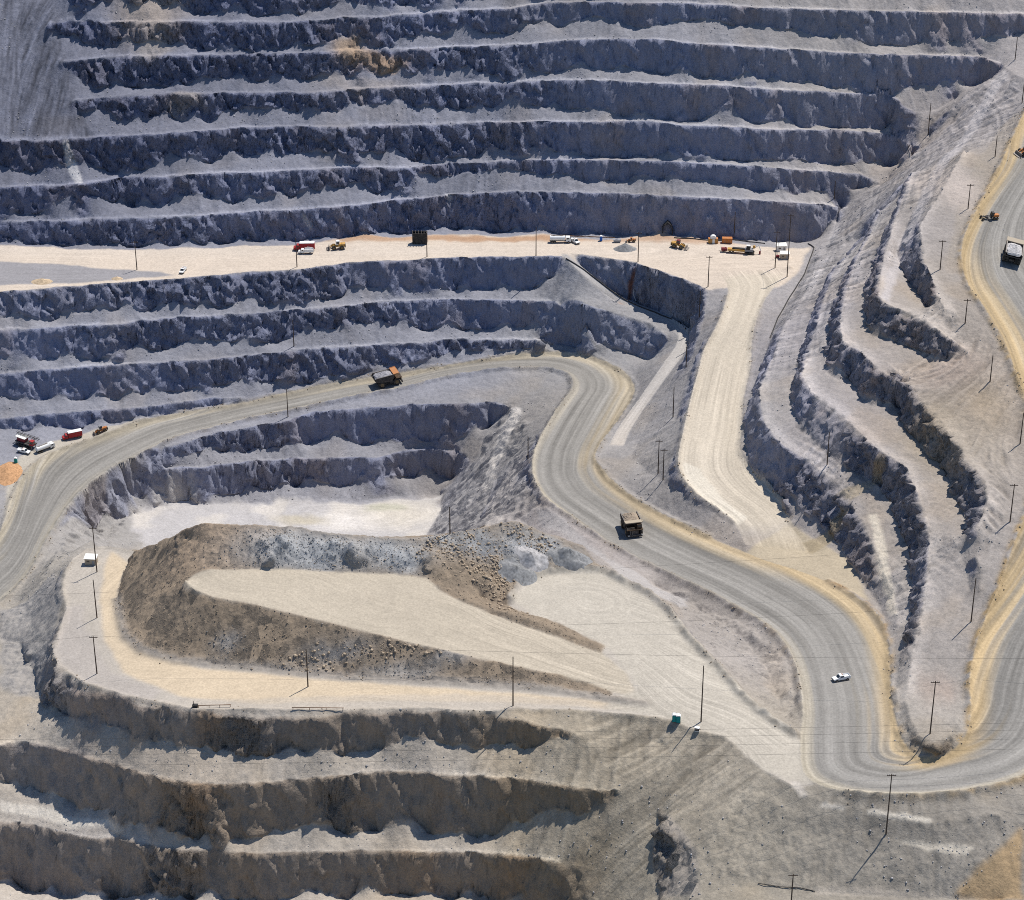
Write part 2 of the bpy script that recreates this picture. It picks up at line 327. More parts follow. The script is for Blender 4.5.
line([(117,600,-27.5),(120,616,-26),(125,637,-23.5),(142,651,-22),(178,662,-21),(231,667,-20),(285,672,-19.3),(350,678,-18.5),(482,685,-16.8),(553,690,-15.8),(610,699,-15.2),(646,704,-15)], 'mound_toe')
line([(117,600,-27.5),(122,575,-28.5),(130,560,-29),(135,552,-29)])
# lower bench road and its outer edge
line([(135,552,-29),(105,547,-30),(87,550,-30),(72,560,-30),(65,572,-30),(62,590,-30),(67,610,-29.5),(60,630,-29),(53,651,-28.5),(57,665,-27.5),(82,683,-24.5),(121,695,-21.5),(157,703,-20.5),(199,711,-20),(249,710,-19.3),(350,711,-18.3),(386,710,-18),(429,709,-17.6),(482,713,-17),(514,709,-16.5),(589,712,-15.8),(642,717,-15.2),(671,721,-15),(697,732,-14.8),(724,737,-14.6),(749,757,-14.4),(764,770,-14.2),(790,784,-13.8)], 'bench_edge')
line([(92,540,-42),(50,566,-42),(33,600,-43.5),(30,630,-43),(30,655,-41.5)])
line([(0,640,-50),(20,645,-47),(37,680,-42),(45,705,-40),(60,722,-38)]); line([(-60,645,-54),(0,612,-53),(22,602,-52)])
# dumped slope in the foreground
line([(577,735,-18.7),(600,735,-19.5),(660,745,-20)])
line([(500,912,-67),(560,905,-60),(600,905,-54),(640,905,-47.5)])
line([(666,815,-29),(677,830,-29),(691,850,-30),(698,880,-33.5),(701,905,-36)]); line([(658,818,-32.5),(654,845,-37),(653,870,-41),(658,905,-44.5)])

line([(760,775,-15),(740,800,-20),(716,828,-25),(708,842,-28)])
line([(800,794,-15),(840,805,-15.3),(870,812,-15.6),(930,823,-16),(1000,814,-14)])
line([(830,828,-20),(885,838,-20.3),(930,848,-21),(972,854,-21)]); line([(720,885,-33),(768,886,-31.5),(815,892,-31),(900,898,-30.5),(1000,900,-29.5)])
line([(1024,800,-13.5),(1005,830,-17.5),(985,858,-21.5),(960,893,-28)])
line([(1100,840,-20),(1060,900,-29)])
line([(1200,300,50),(1200,420,34),(1200,520,18),(1180,640,4),(1130,760,-8)])

# ------------------------------------------------------------------ heights between the break lines
def relax(z, fz, fm, n):
    for _ in range(n):
        p = np.pad(z, 1, mode='edge')
        z = 0.25 * (p[:-2, 1:-1] + p[2:, 1:-1] + p[1:-1, :-2] + p[1:-1, 2:])
        z = np.where(fm, fz, z)
    return z
levels = []
s_, c_ = fixed, cnt
fz = np.where(c_ > 0, s_ / np.maximum(c_, 1), 0); fm = c_ > 0
levels.append((fz, fm))
S, Cc = np.where(fm, fz, 0), fm.astype(float)
for _ in range(6):
    ny, nx = (S.shape[0] + 1) // 2, (S.shape[1] + 1) // 2
    S = np.pad(S, ((0, ny * 2 - S.shape[0]), (0, nx * 2 - S.shape[1]))); Cc = np.pad(Cc, ((0, ny * 2 - Cc.shape[0]), (0, nx * 2 - Cc.shape[1])))
    S = S.reshape(ny, 2, nx, 2).sum((1, 3)); Cc = Cc.reshape(ny, 2, nx, 2).sum((1, 3))
    fm = Cc > 0; fz = np.where(fm, S / np.maximum(Cc, 1e-9), 0)
    S, Cc = fz.copy(), fm.astype(float)
    levels.append((fz, fm))
z = np.full(levels[-1][0].shape, -10.0)
for L in range(len(levels) - 1, -1, -1):
    fz, fm = levels[L]
    if z.shape != fz.shape:
        z = np.repeat(np.repeat(z, 2, 0), 2, 1)[:fz.shape[0], :fz.shape[1]]
    z = relax(np.where(fm, fz, z), fz, fm, 400 if L > 3 else (160 if L > 1 else (110 if L == 1 else 60)))
H = z.astype(np.float32)
gx = (X0 + np.arange(NX) * CELL).astype(np.float32); gy = (Y0 + np.arange(NY) * CELL).astype(np.float32)
GX, GY = np.meshgrid(gx, gy)

def stamp(field, X, Y, rad, fnc):
    """field = max(field, fnc(distance)) along a dense line"""
    k = int(rad / CELL) + 1
    for x, y in zip(X[::2], Y[::2]):
        i = int((x - X0) / CELL); j = int((y - Y0) / CELL)
        if i < k or j < k or i >= NX - k or j >= NY - k: continue
        sl = (slice(j - k, j + k + 1), slice(i - k, i + k + 1))
        d = np.hypot(GX[sl] - x, GY[sl] - y)
        np.maximum(field[sl], fnc(d), out=field[sl])
def hit0(u, v):
    kx, ky = ray_k(u, v)
    h = np.arange(CAM[2] - 110, CAM[2] + 95, 0.3)
    x, y = CAM[0] + kx * h, CAM[1] + ky * h
    i = np.clip(((x - X0) / CELL).astype(int), 0, NX - 1); j = np.clip(((y - Y0) / CELL).astype(int), 0, NY - 1)
    return float(CAM[2] - h[int(np.argmax((CAM[2] - h) <= H[j, i]))])
berm = np.zeros((NY, NX), np.float32)
def berm_line(X, Y, h=1.3, w=1.3):
    stamp(berm, X, Y, w * 2.6, lambda d: (h * np.exp(-(d / w) ** 2)).astype(np.float32))
for idx in (1, 2):
    lx, ly, rx, ry, zz, s = ROADS[idx]
    for (ex, ey) in ((lx, ly), (rx, ry)):
        X, Y, _, t = dense(ex, ey, zz, 0.5)
        keep = np.ones(len(X), bool)
        # leave the junctions open
        for (ju, jv, jz, jr) in ((770, 556, -21, 26), (795, 757, -14, 24), (745, 275, 0, 22), (748, 548, -21, 20)):
            jx, jy = W(ju, jv, jz); keep &= np.hypot(X - jx, Y - jy) > jr
        berm_line(X[keep], Y[keep], 1.5 if idx == 1 else 1.1, 1.4)
X, Y, _, t = LINES['mound_toe']; berm_line(X, Y, 1.1, 1.5)
for nm in ('pad_berm',):
    X, Y, _, t = LINES[nm]; berm_line(X, Y, 2.2, 1.6)
X, Y, _, t = LINES['bench_edge']; berm_line(X[: int(len(X) * .93)], Y[: int(len(X) * .93)], 0.7, 1.2)
H = H + berm * (0.8 + 0.40 * fbm2(GX, GY, 2.6, 2))
rgh = random.Random(4)
for k in range(46):                      # tipped loads along the top of the dump
    u = rgh.uniform(255, 585); q = rgh.random(); v = np.interp(u, [255, 330, 400, 440, 470, 505, 520, 585], [535, 540, 548, 548, 546, 544, 546, 553]) * (1 - q) + np.interp(u, [255, 330, 400, 440, 470, 490, 512, 585], [553, 552, 554, 564, 580, 580, 560, 557]) * q
    za = hit0(u, v) + rgh.uniform(.7, 1.5); px, py = W(u, v, za); rr = 0
    kk = 14; i0 = int((px - X0) / CELL); j0 = int((py - Y0) / CELL); w = (slice(j0 - kk, j0 + kk), slice(i0 - kk, i0 + kk))
    d = np.hypot(GX[w] - px, GY[w] - py) / rgh.uniform(3.0, 5.0); H[w] += rgh.uniform(.5, 1.2) * np.clip(1.3 - 1.3 * d, 0, 1) * (1 + .3 * fbm2(GX[w], GY[w], 2.0, 2))

for u, v, ang, lim in ((103, -4, 36, 9), (150, -8, 37, 13), (155, 38, 36, 4.5), (747, 70, 38, 4.5)):
    za = hit0(u, max(v, 0)) + (0 if v >= 0 else -v * .4)
    px, py = W(u, v, za)
    k = 45; i0 = int((px - X0) / CELL); j0 = int((py - Y0) / CELL)
    w = (slice(max(0, j0 - k), j0 + k), slice(max(0, i0 - k), i0 + k))
    d = np.hypot(GX[w] - px, GY[w] - py) * (1 + .10 * fbm2(GX[w], GY[w], 5.0, 2))
    cone = za - np.maximum(0, d - .8) * math.tan(R(ang))
    H[w] = np.where((cone > H[w]) & (GY[w] < py + 2) & (cone > za - lim), cone, H[w])
# ------------------------------------------------------------------ slope and roughness
gyH, gxH = np.gradient(H, CELL)
def blur(a, n):
    for _ in range(n):
        p = np.pad(a, 1, mode='edge'); a = (p[:-2, 1:-1] + p[2:, 1:-1] + 2 * a) / 4
        p = np.pad(a, 1, mode='edge'); a = (p[1:-1, :-2] + p[1:-1, 2:] + 2 * a) / 4
    return a
bx, by = blur(gxH, 4), blur(gyH, 4)
SL = np.hypot(bx, by)
def sstep(a, b, x):
    t = np.clip((x - a) / (b - a), 0, 1); return t * t * (3 - 2 * t)
steep = sstep(0.95, 1.5, SL)
talus = sstep(0.25, 0.5, SL) * (1 - steep)
onroad = blur((road_of > 0).astype(np.float32), 2)

# ------------------------------------------------------------------ region masks (world polygons)
def poly(pts, z, wob=1.2, soft=2):
    p = np.array(pts, float)
    zz = p[:, 2] if p.shape[1] > 2 else np.full(len(p), float(z))
    px, py = W(p[:, 0], p[:, 1], zz)
    return wpoly(px, py, wob, soft)
def wpoly(px, py, wob=1.2, soft=2):
    m = np.zeros((NY, NX), bool)
    i0 = max(0, int((px.min() - X0 - 6) / CELL)); i1 = min(NX, int((px.max() - X0 + 6) / CELL) + 1)
    j0 = max(0, int((py.min() - Y0 - 6) / CELL)); j1 = min(NY, int((py.max() - Y0 + 6) / CELL) + 1)
    if i1 <= i0 or j1 <= j0: return m.astype(np.float32)
    x = GX[j0:j1, i0:i1]; y = GY[j0:j1, i0:i1]
    if wob:
        ox = wob * fbm2(x, y, 7.0, 3); oy = wob * fbm2(x + 90, y + 40, 7.0, 3); x = x + ox; y = y + oy
    s = np.zeros(x.shape, bool); n = len(px)
    for a in range(n):
        b = (a + 1) % n
        c = ((py[a] > y) != (py[b] > y)) & (x < (px[b] - px[a]) * (y - py[a]) / (py[b] - py[a] + 1e-12) + px[a])
        s ^= c
    f = m.astype(np.float32)
    f[j0:j1, i0:i1] = blur(s.astype(np.float32), soft) if soft else s
    return f

# working level, between the foot of the far wall and the bench crest below it
b6, m1 = T[6], Mb[0]
uA = np.arange(-90, 841, 10.0)
topA = [(u, float(np.interp(u, b6.fu, b6.fv)) + 3.0 + 1.5 * float(vn1(u / 23.0, 77))) for u in uA if u <= 812]
botA = [(u, float(np.interp(u, m1.u, m1.c))) for u in uA if u <= 560] + [(600, 257), (634, 262), (662, 272), (682, 279), (705, 287), (722, 285), (780, 284), (798, 272)]
AREA_A = poly(topA + botA[::-1], 0.0, 1.5, 3)
C_IN = [(135,552,-29),(130,560,-29),(122,575,-28.5),(117,600,-27.5),(120,616,-26),(125,637,-23.5),(142,651,-22),(178,662,-21),(231,667,-20),(285,672,-19.3),(350,678,-18.5),(482,685,-16.8),(553,690,-15.8),(610,699,-15.2),(612,692,-14.8),(600,653,-13.5),(606,645,-13.6),(560,624,-13.3),(512,608,-13),(508,600,-12.5),(522,580,-12.5),(545,573,-12.5),(575,570,-12.5),(602,570,-12.5),(622,580,-12.7),(652,595,-13),(672,613,-13.3),(687,635,-13.6),(707,655,-14),(727,676,-14.2),(742,694,-14.3),(762,712,-14.3),(795,735,-14.2),(815,760,-14),(812,786,-13.6)]
C_OUT = [(105,547,-30),(87,550,-30),(72,560,-30),(65,572,-30),(62,590,-30),(67,610,-29.5),(60,630,-29),(53,651,-28.5),(57,665,-27.5),(82,683,-24.5),(121,695,-21.5),(157,703,-20.5),(199,711,-20),(249,710,-19.3),(350,711,-18.3),(386,710,-18),(429,709,-17.6),(482,713,-17),(514,709,-16.5),(589,712,-15.8),(642,717,-15.2),(671,721,-15),(697,732,-14.8),(724,737,-14.6),(749,757,-14.4),(764,770,-14.2),(790,784,-13.8)]
AREA_C = poly(C_IN + C_OUT[::-1], 0, 0.8, 2)
RAMP_D = [(185,580,-3.5),(190,587,-4),(212,597,-4),(256,605,-4.5),(318,620,-6),(376,635,-8),(431,647,-10),(481,660,-11.5),(512,666,-12.3),(561,676,-13.8),(589,683,-14.5),(612,692,-14.8),(640,700,-15),(625,670,-14.2),(600,653,-13.5),(560,638,-12.8),(512,622,-11.5),(463,602,-9.5),(441,590,-8),(426,577,-6.3),(406,574,-5.5),(343,572,-4.2),(306,569,-3.5),(256,569,-3),(207,569,-2.5),(192,572,-3)]
AREA_D = poly(RAMP_D, 0, 0.8, 2)
AREA_PIT = poly([(128,518,FZ),(160,507,FZ),(190,506,FZ),(256,504,FZ),(331,500,FZ),(361,502,FZ),(396,497,FZ),(441,496,FZ),(441,510,FZ),(428,532,FZ),(415,550,FZ),(400,572,FZ),(300,560,FZ),(205,558,FZ),(150,560,FZ),(136,540,FZ)], FZ, 6.0, 8)
MOUND = poly([(205,523,7),(225,524,6.5),(256,526,6),(301,527,5),(331,535,3.5),(368,537,2.5),(406,540,1.5),(436,537,1.5),(468,531,1.5),(506,522,2),(516,522,1.5),(532,527,-2),(562,539,-7),(584,547,-10),(602,570,-12.5),(575,570,-12.5),(545,573,-12.5),(522,580,-12.5),(508,600,-12.5),(512,608,-13),(560,624,-13.3),(606,648,-13.6),(640,702,-15),(553,690,-15.8),(482,685,-16.8),(350,678,-18.5),(285,672,-19.3),(231,667,-20),(178,662,-21),(142,651,-22),(125,637,-23.5),(117,600,-27.5),(122,575,-28.5),(130,560,-29),(135,552,-29),(172,537,-5)], 0, 1.0, 2)
BACK = poly([(135,552,-27),(172,537,-5),(205,523,7),(256,526,6),(331,535,3.5),(406,540,1.5),(506,522,2),(532,527,-2),(562,539,-7),(584,547,-10),(600,572,-24),(520,535,-40),(440,565,FZ),(300,565,FZ),(205,563,FZ),(120,580,FZ)], 0, 1.0, 2)
MOUND = np.maximum(MOUND, BACK); MOUND = MOUND * (1 - AREA_D) * (1 - AREA_C)
TRI = poly([(790,520,-20),(815,538,-20),(848,560,-19.5),(860,580,-19),(870,600,-18.5),(832,584,-19.5),(800,571,-20.5),(770,562,-21.4),(745,548,-21.5)], 0, 0.8, 3)
PARK = poly([(6,492,-52),(20,458,-51.5),(45,444,-51),(75,437,-51),(105,428,-50.5),(150,420,-49.8),(140,425,-50),(95,441,-51),(62,452,-51.5),(36,466,-52),(20,487,-52.2),(4,530,-52.5)], 0, 0.8, 2)

def ell(u, v, z, ru, rv, pw=2.0):
    """soft round patch on the ground, ru and rv in metres"""
    px, py = W(u, v, z); m = np.zeros((NY, NX), np.float32)
    k = 1.7 if pw >= 1.3 else 2.4
    i0 = max(0, int((px - k * ru - 3 - X0) / CELL)); i1 = min(NX, int((px + k * ru + 3 - X0) / CELL))
    j0 = max(0, int((py - k * rv - 3 - Y0) / CELL)); j1 = min(NY, int((py + k * rv + 3 - Y0) / CELL))
    if i1 <= i0 or j1 <= j0: return m
    x = GX[j0:j1, i0:i1]; y = GY[j0:j1, i0:i1]
    d = ((x - px + 2 * fbm2(x, y, 6, 2)) / ru) ** 2 + ((y - py + 2 * fbm2(x + 40, y, 6, 2)) / rv) ** 2
    m[j0:j1, i0:i1] = np.exp(-d ** pw)
    return m
# ------------------------------------------------------------------ roughen
def hit(u, v):
    """height of the smooth ground on the sight line through a photo point"""
    kx, ky = ray_k(u, v)
    h = np.arange(CAM[2] - 110, CAM[2] + 95, 0.3)
    x, y = CAM[0] + kx * h, CAM[1] + ky * h
    i = np.clip(((x - X0) / CELL).astype(int), 0, NX - 1); j = np.clip(((y - Y0) / CELL).astype(int), 0, NY - 1)
    ok = (CAM[2] - h) <= H[j, i]
    return float(CAM[2] - h[int(np.argmax(ok))])
def hpoly(pts, wob=1.2, soft=2): return poly([(u, v, hit(u, v)) for u, v in pts], 0, wob, soft)
AREA_A = AREA_A * (1 - sstep(.5, 1.0, SL))
smooth_area = np.clip(onroad + AREA_A + AREA_C + AREA_D + AREA_PIT * .5 + TRI + PARK, 0, 1)
rough = 1 - 0.93 * smooth_area
gl = np.maximum(SL, 1e-3)
nx_, ny_ = -bx / gl, -by / gl
def streaks(seed, n, step):
    """noise drawn out along the fall line: the runnels and dribbles of loose slopes"""
    w = np.random.RandomState(seed).rand(NY, NX).astype(np.float32) - .5
    w = blur(w, 1)
    jj, ii = np.meshgrid(np.arange(NY, dtype=np.float32), np.arange(NX, dtype=np.float32), indexing='ij')
    acc = np.zeros((NY, NX), np.float32)
    for k in range(-n, n + 1):
        acc += w[np.clip(np.rint(jj + ny_ * k * step), 0, NY - 1).astype(np.int32), np.clip(np.rint(ii + nx_ * k * step), 0, NX - 1).astype(np.int32)]
    return acc / acc.std()
def ledges(seed, n, step):
    w = blur(np.random.RandomState(seed).rand(NY, NX).astype(np.float32) - .5, 2)
    jj, ii = np.meshgrid(np.arange(NY, dtype=np.float32), np.arange(NX, dtype=np.float32), indexing='ij')
    acc = np.zeros((NY, NX), np.float32)
    for k in range(-n, n + 1):
        acc += w[np.clip(np.rint(jj - nx_ * k * step), 0, NY - 1).astype(np.int32), np.clip(np.rint(ii + ny_ * k * step), 0, NX - 1).astype(np.int32)]
    return acc / acc.std()
RWALL = hpoly([(1000,72),(1022,90),(1010,130),(985,190),(958,240),(955,280),(960,330),(950,440),(960,560),(930,690),(905,640),(870,520),(800,470),(752,400),(775,325),(812,255),(845,215),(890,175),(925,120)], 0, 8)
st1 = streaks(3, 9, 1.0)
lg = ledges(8, 16, 1.5)
BROWN = hpoly([(930,340),(960,350),(985,330),(1015,400),(1022,440),(1000,530),(985,560),(975,500),(985,470),(950,430),(905,385),(880,360),(905,375)], 2, 8)
st2 = blur(streaks(5, 14, 2.0), 3); st2 /= st2.std()
slope_m = sstep(0.22, 0.5, SL)
# how broken the faces are: mottled in the left half of the far walls, cleaner to the right
mott = np.where(GY < -140, .15, .28).astype(np.float32)
for u, v, zz, ru, rv, k in ((120,60,70,120,60,1),(300,60,70,90,60,1),(430,100,55,70,60,1),(200,230,8,120,14,1),(200,160,30,90,30,.75),(440,165,30,45,14,1),(330,140,40,60,30,.8),(150,290,-6,140,12,.95),(320,290,-8,60,14,1),(150,330,-22,140,12,.7),(380,320,-22,60,14,.8),(250,370,-38,120,14,.9),(470,345,-34,40,8,1),
        (240,425,-45,40,12,1),(240,738,-26,14,10,1),(180,815,-45,14,12,1),(100,860,-60,8,10,.5),(155,875,-62,16,10,1),(340,800,-43,10,10,.8),(650,285,-8,25,12,.9),(690,300,-8,10,12,.9),(870,310,32,40,60,.8),(930,350,30,50,50,.9),(900,480,6,60,60,.9),(960,490,12,40,50,1),(800,500,-11,30,25,1),(870,600,-14,30,60,.9),(50,690,-33,14,12,1),(690,860,-40,14,20,1),(930,700,-9,20,60,.8)):
    mott = np.maximum(mott, k * ell(u, v, zz, ru, rv, 1.5))
n2 = vn3(GX / 2.6 + 31, GY / 2.6, H / 3.2)
n3 = vn3(GX / 1.25 + 71, GY / 1.25, H / 1.5)
rid = 1 - 2 * np.abs(vn3(GX / 7.5, GY / 7.5, H / 12.0))
crag = 1 - 2 * np.abs(vn3(GX / 3.3 + 11, GY / 3.3, H / 7.0 + (GX + GY) / 9.0))
def blocks(x, y, z, sc, seed, tilt):
    """fractured rock: every cell of a loose 3D tiling is shifted and tilted a little"""
    x = x / sc; y = y / sc; z = z / sc
    xi = np.floor(x).astype(np.int32); yi = np.floor(y).astype(np.int32); zi = np.floor(z).astype(np.int32)
    best = np.full(x.shape, 9e9, np.float32); hid = np.zeros(x.shape, np.int32); bdx = np.zeros(x.shape, np.float32); bdy = bdx.copy(); bdz = bdx.copy()
    P_ = _P.astype(np.int32); r1, r2_, r3_ = _T[:, 3 + seed], _T[:, 60 + seed], _T[:, 120 + seed]
    for a in (-1, 0, 1):
        for b in (-1, 0, 1):
            for c in (-1, 0, 1):
                X, Y, Z = xi + a, yi + b, zi + c
                h = P_[(P_[(P_[X & 255] + Y) & 255] + Z) & 255]
                dx = x - X - r1[h]; dy = y - Y - r2_[h]; dz = z - Z - r3_[h]
                d = dx * dx + dy * dy + dz * dz
                m = d < best
                best[m] = d[m]; hid[m] = h[m]; bdx[m] = dx[m]; bdy[m] = dy[m]; bdz[m] = dz[m]
    ra, rb, rc_, rd = _T[:, 180 + seed], _T[:, 200 + seed], _T[:, 220 + seed], _T[:, 240 + seed]
    return (ra[hid] - .5) * 2 + tilt * ((rb[hid] - .5) * bdx + (rc_[hid] - .5) * bdy + (rd[hid] - .5) * bdz) * 2
Hn = H.copy()
flatk = rough * (1 - steep)
Hn += flatk * (0.40 * fbm2(GX, GY, 9.0, 4) + 0.20 * fbm2(GX + 50, GY, 1.6, 2))
sm = slope_m * (.35 + .65 * sstep(-.3, .4, fbm2(GX + 55, GY - 20, 24, 2))) * (1 + .9 * ell(640, 800, -33, 40, 40))
Hn += flatk * sm * (0.05 * st1 + 0.10 * st2) + RWALL * (1 - steep) * (.12 * lg + .35 * fbm2(GX + 31, GY, 5.0, 3) + .12 * st2) * sstep(.2, .5, SL) + BROWN * (.22 * st2 + .10 * st1)
Hn += smooth_area * 0.10 * fbm2(GX, GY, 4.0, 3)
PITR = hpoly([(445,500),(470,462),(500,412),(520,405),(532,440),(530,470),(545,505),(520,520),(470,530),(430,530)], 2, 8)
PITL = hpoly([(75,505),(110,478),(150,455),(170,450),(170,470),(120,490),(130,515),(110,545),(85,535),(60,560),(40,580)], 2, 8)
PITR = np.maximum(PITR, PITL)
DUMP = hpoly([(590,716),(670,722),(762,772),(742,800),(700,815),(655,830),(642,899),(505,899),(560,862),(622,792),(580,740)], 2, 10)
q0, q1 = np.array(W(750, 768, -14.5)), np.array(W(590, 905, -55)); dq = (q1 - q0) / np.hypot(*(q1 - q0))
qa = (GX * dq[0] + GY * dq[1]) + 3 * fbm2(GX, GY, 40, 2); qc = (-GX * dq[1] + GY * dq[0]) + 1.6 * fbm2(GX + 9, GY, 45, 2)
dstr = .75 * vn2(qc / .62, qa / 30.0) + .55 * vn2(qc / 1.7 + 50, qa / 45.0) + .18 * vn2(qc / 6.0 + 90, qa / 60.0)
DUMP0 = DUMP * (1 - steep)
BANK = hpoly([(800,800),(840,812),(900,825),(960,822),(1000,808),(1020,812),(990,850),(930,846),(880,836),(820,826),(770,800),(740,790),(720,815),(700,840),(720,880),(800,885),(960,888),(1000,860)], 2, 8)
Hn += BANK * (1.0 * fbm2(GX + 23, GY, 7.0, 4) + .45 * np.abs(fbm2(GX, GY + 14, 2.2, 2)))
WEST = hpoly([(0,608),(30,602),(52,575),(64,600),(52,650),(40,700),(12,692),(0,690)], 2, 8)
Hn += WEST * (1.2 * fbm2(GX + 63, GY, 7.0, 4) + .12 * st2 + .5 * np.abs(fbm2(GX, GY + 44, 2.6, 2)))
Hn += DUMP0 * .16 * dstr
Hn += PITR * (1 - steep) * (1.1 * fbm2(GX + 13, GY, 6.0, 3) + .5 * crag + .3 * st2)
STRIP = hpoly([(640,575),(690,596),(745,625),(780,655),(795,690),(795,725),(760,700),(720,660),(690,622),(660,592)], 2, 6)
Hn += STRIP * (1.9 * fbm2(GX + 3, GY, 8.0, 4) + .8 * np.abs(fbm2(GX, GY + 4, 2.4, 2)))
Hn += MOUND * (0.75 * fbm2(GX, GY, 5.0, 3) + 0.45 * np.abs(fbm2(GX + 9, GY, 1.5, 2)))
sel = steep > .05
bk = np.zeros((NY, NX), np.float32)
sx, sy, sz = GX[sel], GY[sel], H[sel]
mo = mott[sel]
b1 = blocks(sx + .45 * sz, sy + .2 * sz, sz * .55, 4.2, 1, 1.6); b2 = blocks(sx - .5 * sz, sy, sz * .7, 1.9, 5, 1.8)
bk[sel] = (.28 + .60 * mo) * b1 + (.08 + .26 * mo) * b2
but = vn3(GX / 5.5 + .5 * H / 5.5 + 40, GY / 5.5, H / 16.0)
push = steep * (0.35 * rid + (.5 + .9 * mott) * (1 - 2 * np.abs(but)) + bk + mott * (0.25 * crag + 0.12 * n3) + (1 - mott) * .10 * n3)
VX = GX + nx_ * push; VY = GY + ny_ * push
bz = np.zeros((NY, NX), np.float32); bz[sel] = mo * (.35 * b1 + .20 * b2)
Hn += steep * bz
wob = sstep(0.3, 0.9, SL) * (1 - steep) * rough
VX += wob * 0.15 * n3

def ground_z(x, y):
    i = (np.asarray(x) - X0) / CELL; j = (np.asarray(y) - Y0) / CELL
    i0 = int(min(max(i, 0), NX - 2)); j0 = int(min(max(j, 0), NY - 2))
    a, b = float(i - i0), float(j - j0)
    return float(Hn[j0, i0] * (1 - a) * (1 - b) + Hn[j0, i0 + 1] * a * (1 - b) + Hn[j0 + 1, i0] * (1 - a) * b + Hn[j0 + 1, i0 + 1] * a * b)
def at(u, v):
    """where the sight line through a photo point meets the ground"""
    kx, ky = ray_k(u, v)
    h = np.arange(CAM[2] - 110, CAM[2] + 95, 0.15)
    x, y = CAM[0] + kx * h, CAM[1] + ky * h
    i = np.clip(np.rint((x - X0) / CELL).astype(int), 0, NX - 1); j = np.clip(np.rint((y - Y0) / CELL).astype(int), 0, NY - 1)
    k = int(np.argmax((CAM[2] - h) <= Hn[j, i]))
    return Vector((float(x[k]), float(y[k]), ground_z(x[k], y[k])))

# ------------------------------------------------------------------ ground colour (rock and dust, with some shade, haze and lit edges painted in)
def tint(pts):
    num = np.zeros((NY // 4 + 1, NX // 4 + 1, 3)); den = np.zeros(num.shape[:2])
    x = GX[::4, ::4]; y = GY[::4, ::4]
    num = num[:x.shape[0], :x.shape[1]]; den = den[:x.shape[0], :x.shape[1]]
    for u, v, zz, c in pts:
        px, py = W(u, v, zz)
        w = 1.0 / (((x - px) ** 2 + (y - py) ** 2) / 900.0 + 1.0) ** 2.0
        num += w[..., None] * np.array(c); den += w
    o = num / den[..., None]
    o = np.repeat(np.repeat(o, 4, 0), 4, 1)[:NY, :NX]
    o = np.pad(o, ((0, NY - o.shape[0]), (0, NX - o.shape[1]), (0, 0)), mode='edge')
    return np.stack([blur(o[..., k], 3) for k in range(3)], -1)
G1 = (.215, .222, .275); G2 = (.275, .28, .33); G3 = (.315, .312, .34); RW = (.41, .38, .385); MG = (.305, .308, .35)  # blue in the far wall greys stands in for distance haze
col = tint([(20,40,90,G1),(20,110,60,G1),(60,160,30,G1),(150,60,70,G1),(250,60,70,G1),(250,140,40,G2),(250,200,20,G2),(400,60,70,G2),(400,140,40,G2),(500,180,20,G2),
  (600,60,65,G3),(700,100,50,G3),(800,40,75,(0.360,0.339,0.331)),(850,90,55,(0.378,0.352,0.340)),(700,180,20,G3),(880,200,30,(0.387,0.365,0.365)),(940,120,50,(0.405,0.370,0.361)),(960,180,48,(0.378,0.330,0.284)),
  (800,350,2,RW),(850,420,10,RW),(900,450,15,(0.387,0.348,0.318)),(940,380,28,(0.387,0.330,0.271)),(980,400,26,(0.369,0.308,0.249)),(930,300,38,(0.378,0.334,0.292)),(950,520,5,(0.378,0.334,0.297)),(910,580,-8,(0.396,0.361,0.335)),(940,650,-6,(0.369,0.326,0.288)),(930,700,-9,(0.403,0.358,0.301)),
  (50,300,-10,MG),(50,400,-40,MG),(200,330,-20,MG),(300,380,-35,MG),(450,290,-10,MG),(450,350,-30,MG),(560,320,-15,(0.360,0.352,0.353)),(650,400,-18,(0.387,0.365,0.361)),(700,440,-15,(0.369,0.348,0.331)),(650,490,-21,(0.342,0.317,0.297)),(580,420,-28,(0.324,0.304,0.284)),
  (300,440,-45,MG),(300,480,-60,(0.369,0.352,0.353)),(480,470,-50,(0.414,0.392,0.387)),(540,400,-32,(0.342,0.312,0.280)),(120,500,-50,(0.396,0.374,0.353)),(50,590,-40,(0.413,0.377,0.331)),(20,650,-45,(0.384,0.339,0.275)),(570,530,-26,(0.450,0.400,0.378)),(730,640,-16,(0.387,0.348,0.314)),
  (30,700,-38,(0.413,0.358,0.288)),(150,760,-34,(0.403,0.353,0.292)),(350,765,-33,(0.403,0.349,0.280)),(100,820,-52,(0.480,0.423,0.361)),(400,840,-53,(0.432,0.377,0.310)),(250,840,-54,(0.442,0.386,0.318)),
  (600,740,-20,(0.398,0.329,0.233)),(650,800,-30,(0.388,0.325,0.237)),(600,870,-45,(0.398,0.340,0.246)),(720,780,-22,(0.355,0.304,0.233)),(740,850,-33,(0.376,0.325,0.242)),(850,850,-28,(0.288,0.256,0.211)),(950,840,-23,(0.288,0.256,0.211)),(820,880,-35,(0.307,0.270,0.215)),(700,890,-42,(0.365,0.314,0.242))])
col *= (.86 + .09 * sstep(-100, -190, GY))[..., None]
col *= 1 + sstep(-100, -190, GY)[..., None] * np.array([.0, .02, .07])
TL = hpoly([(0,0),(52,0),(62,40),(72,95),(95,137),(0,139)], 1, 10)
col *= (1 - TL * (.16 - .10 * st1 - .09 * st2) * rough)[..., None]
big = fbm2(GX, GY, 40.0, 3); mid = fbm2(GX + 200, GY, 8.0, 3); fine = fbm2(GX, GY + 77, 1.3, 2)
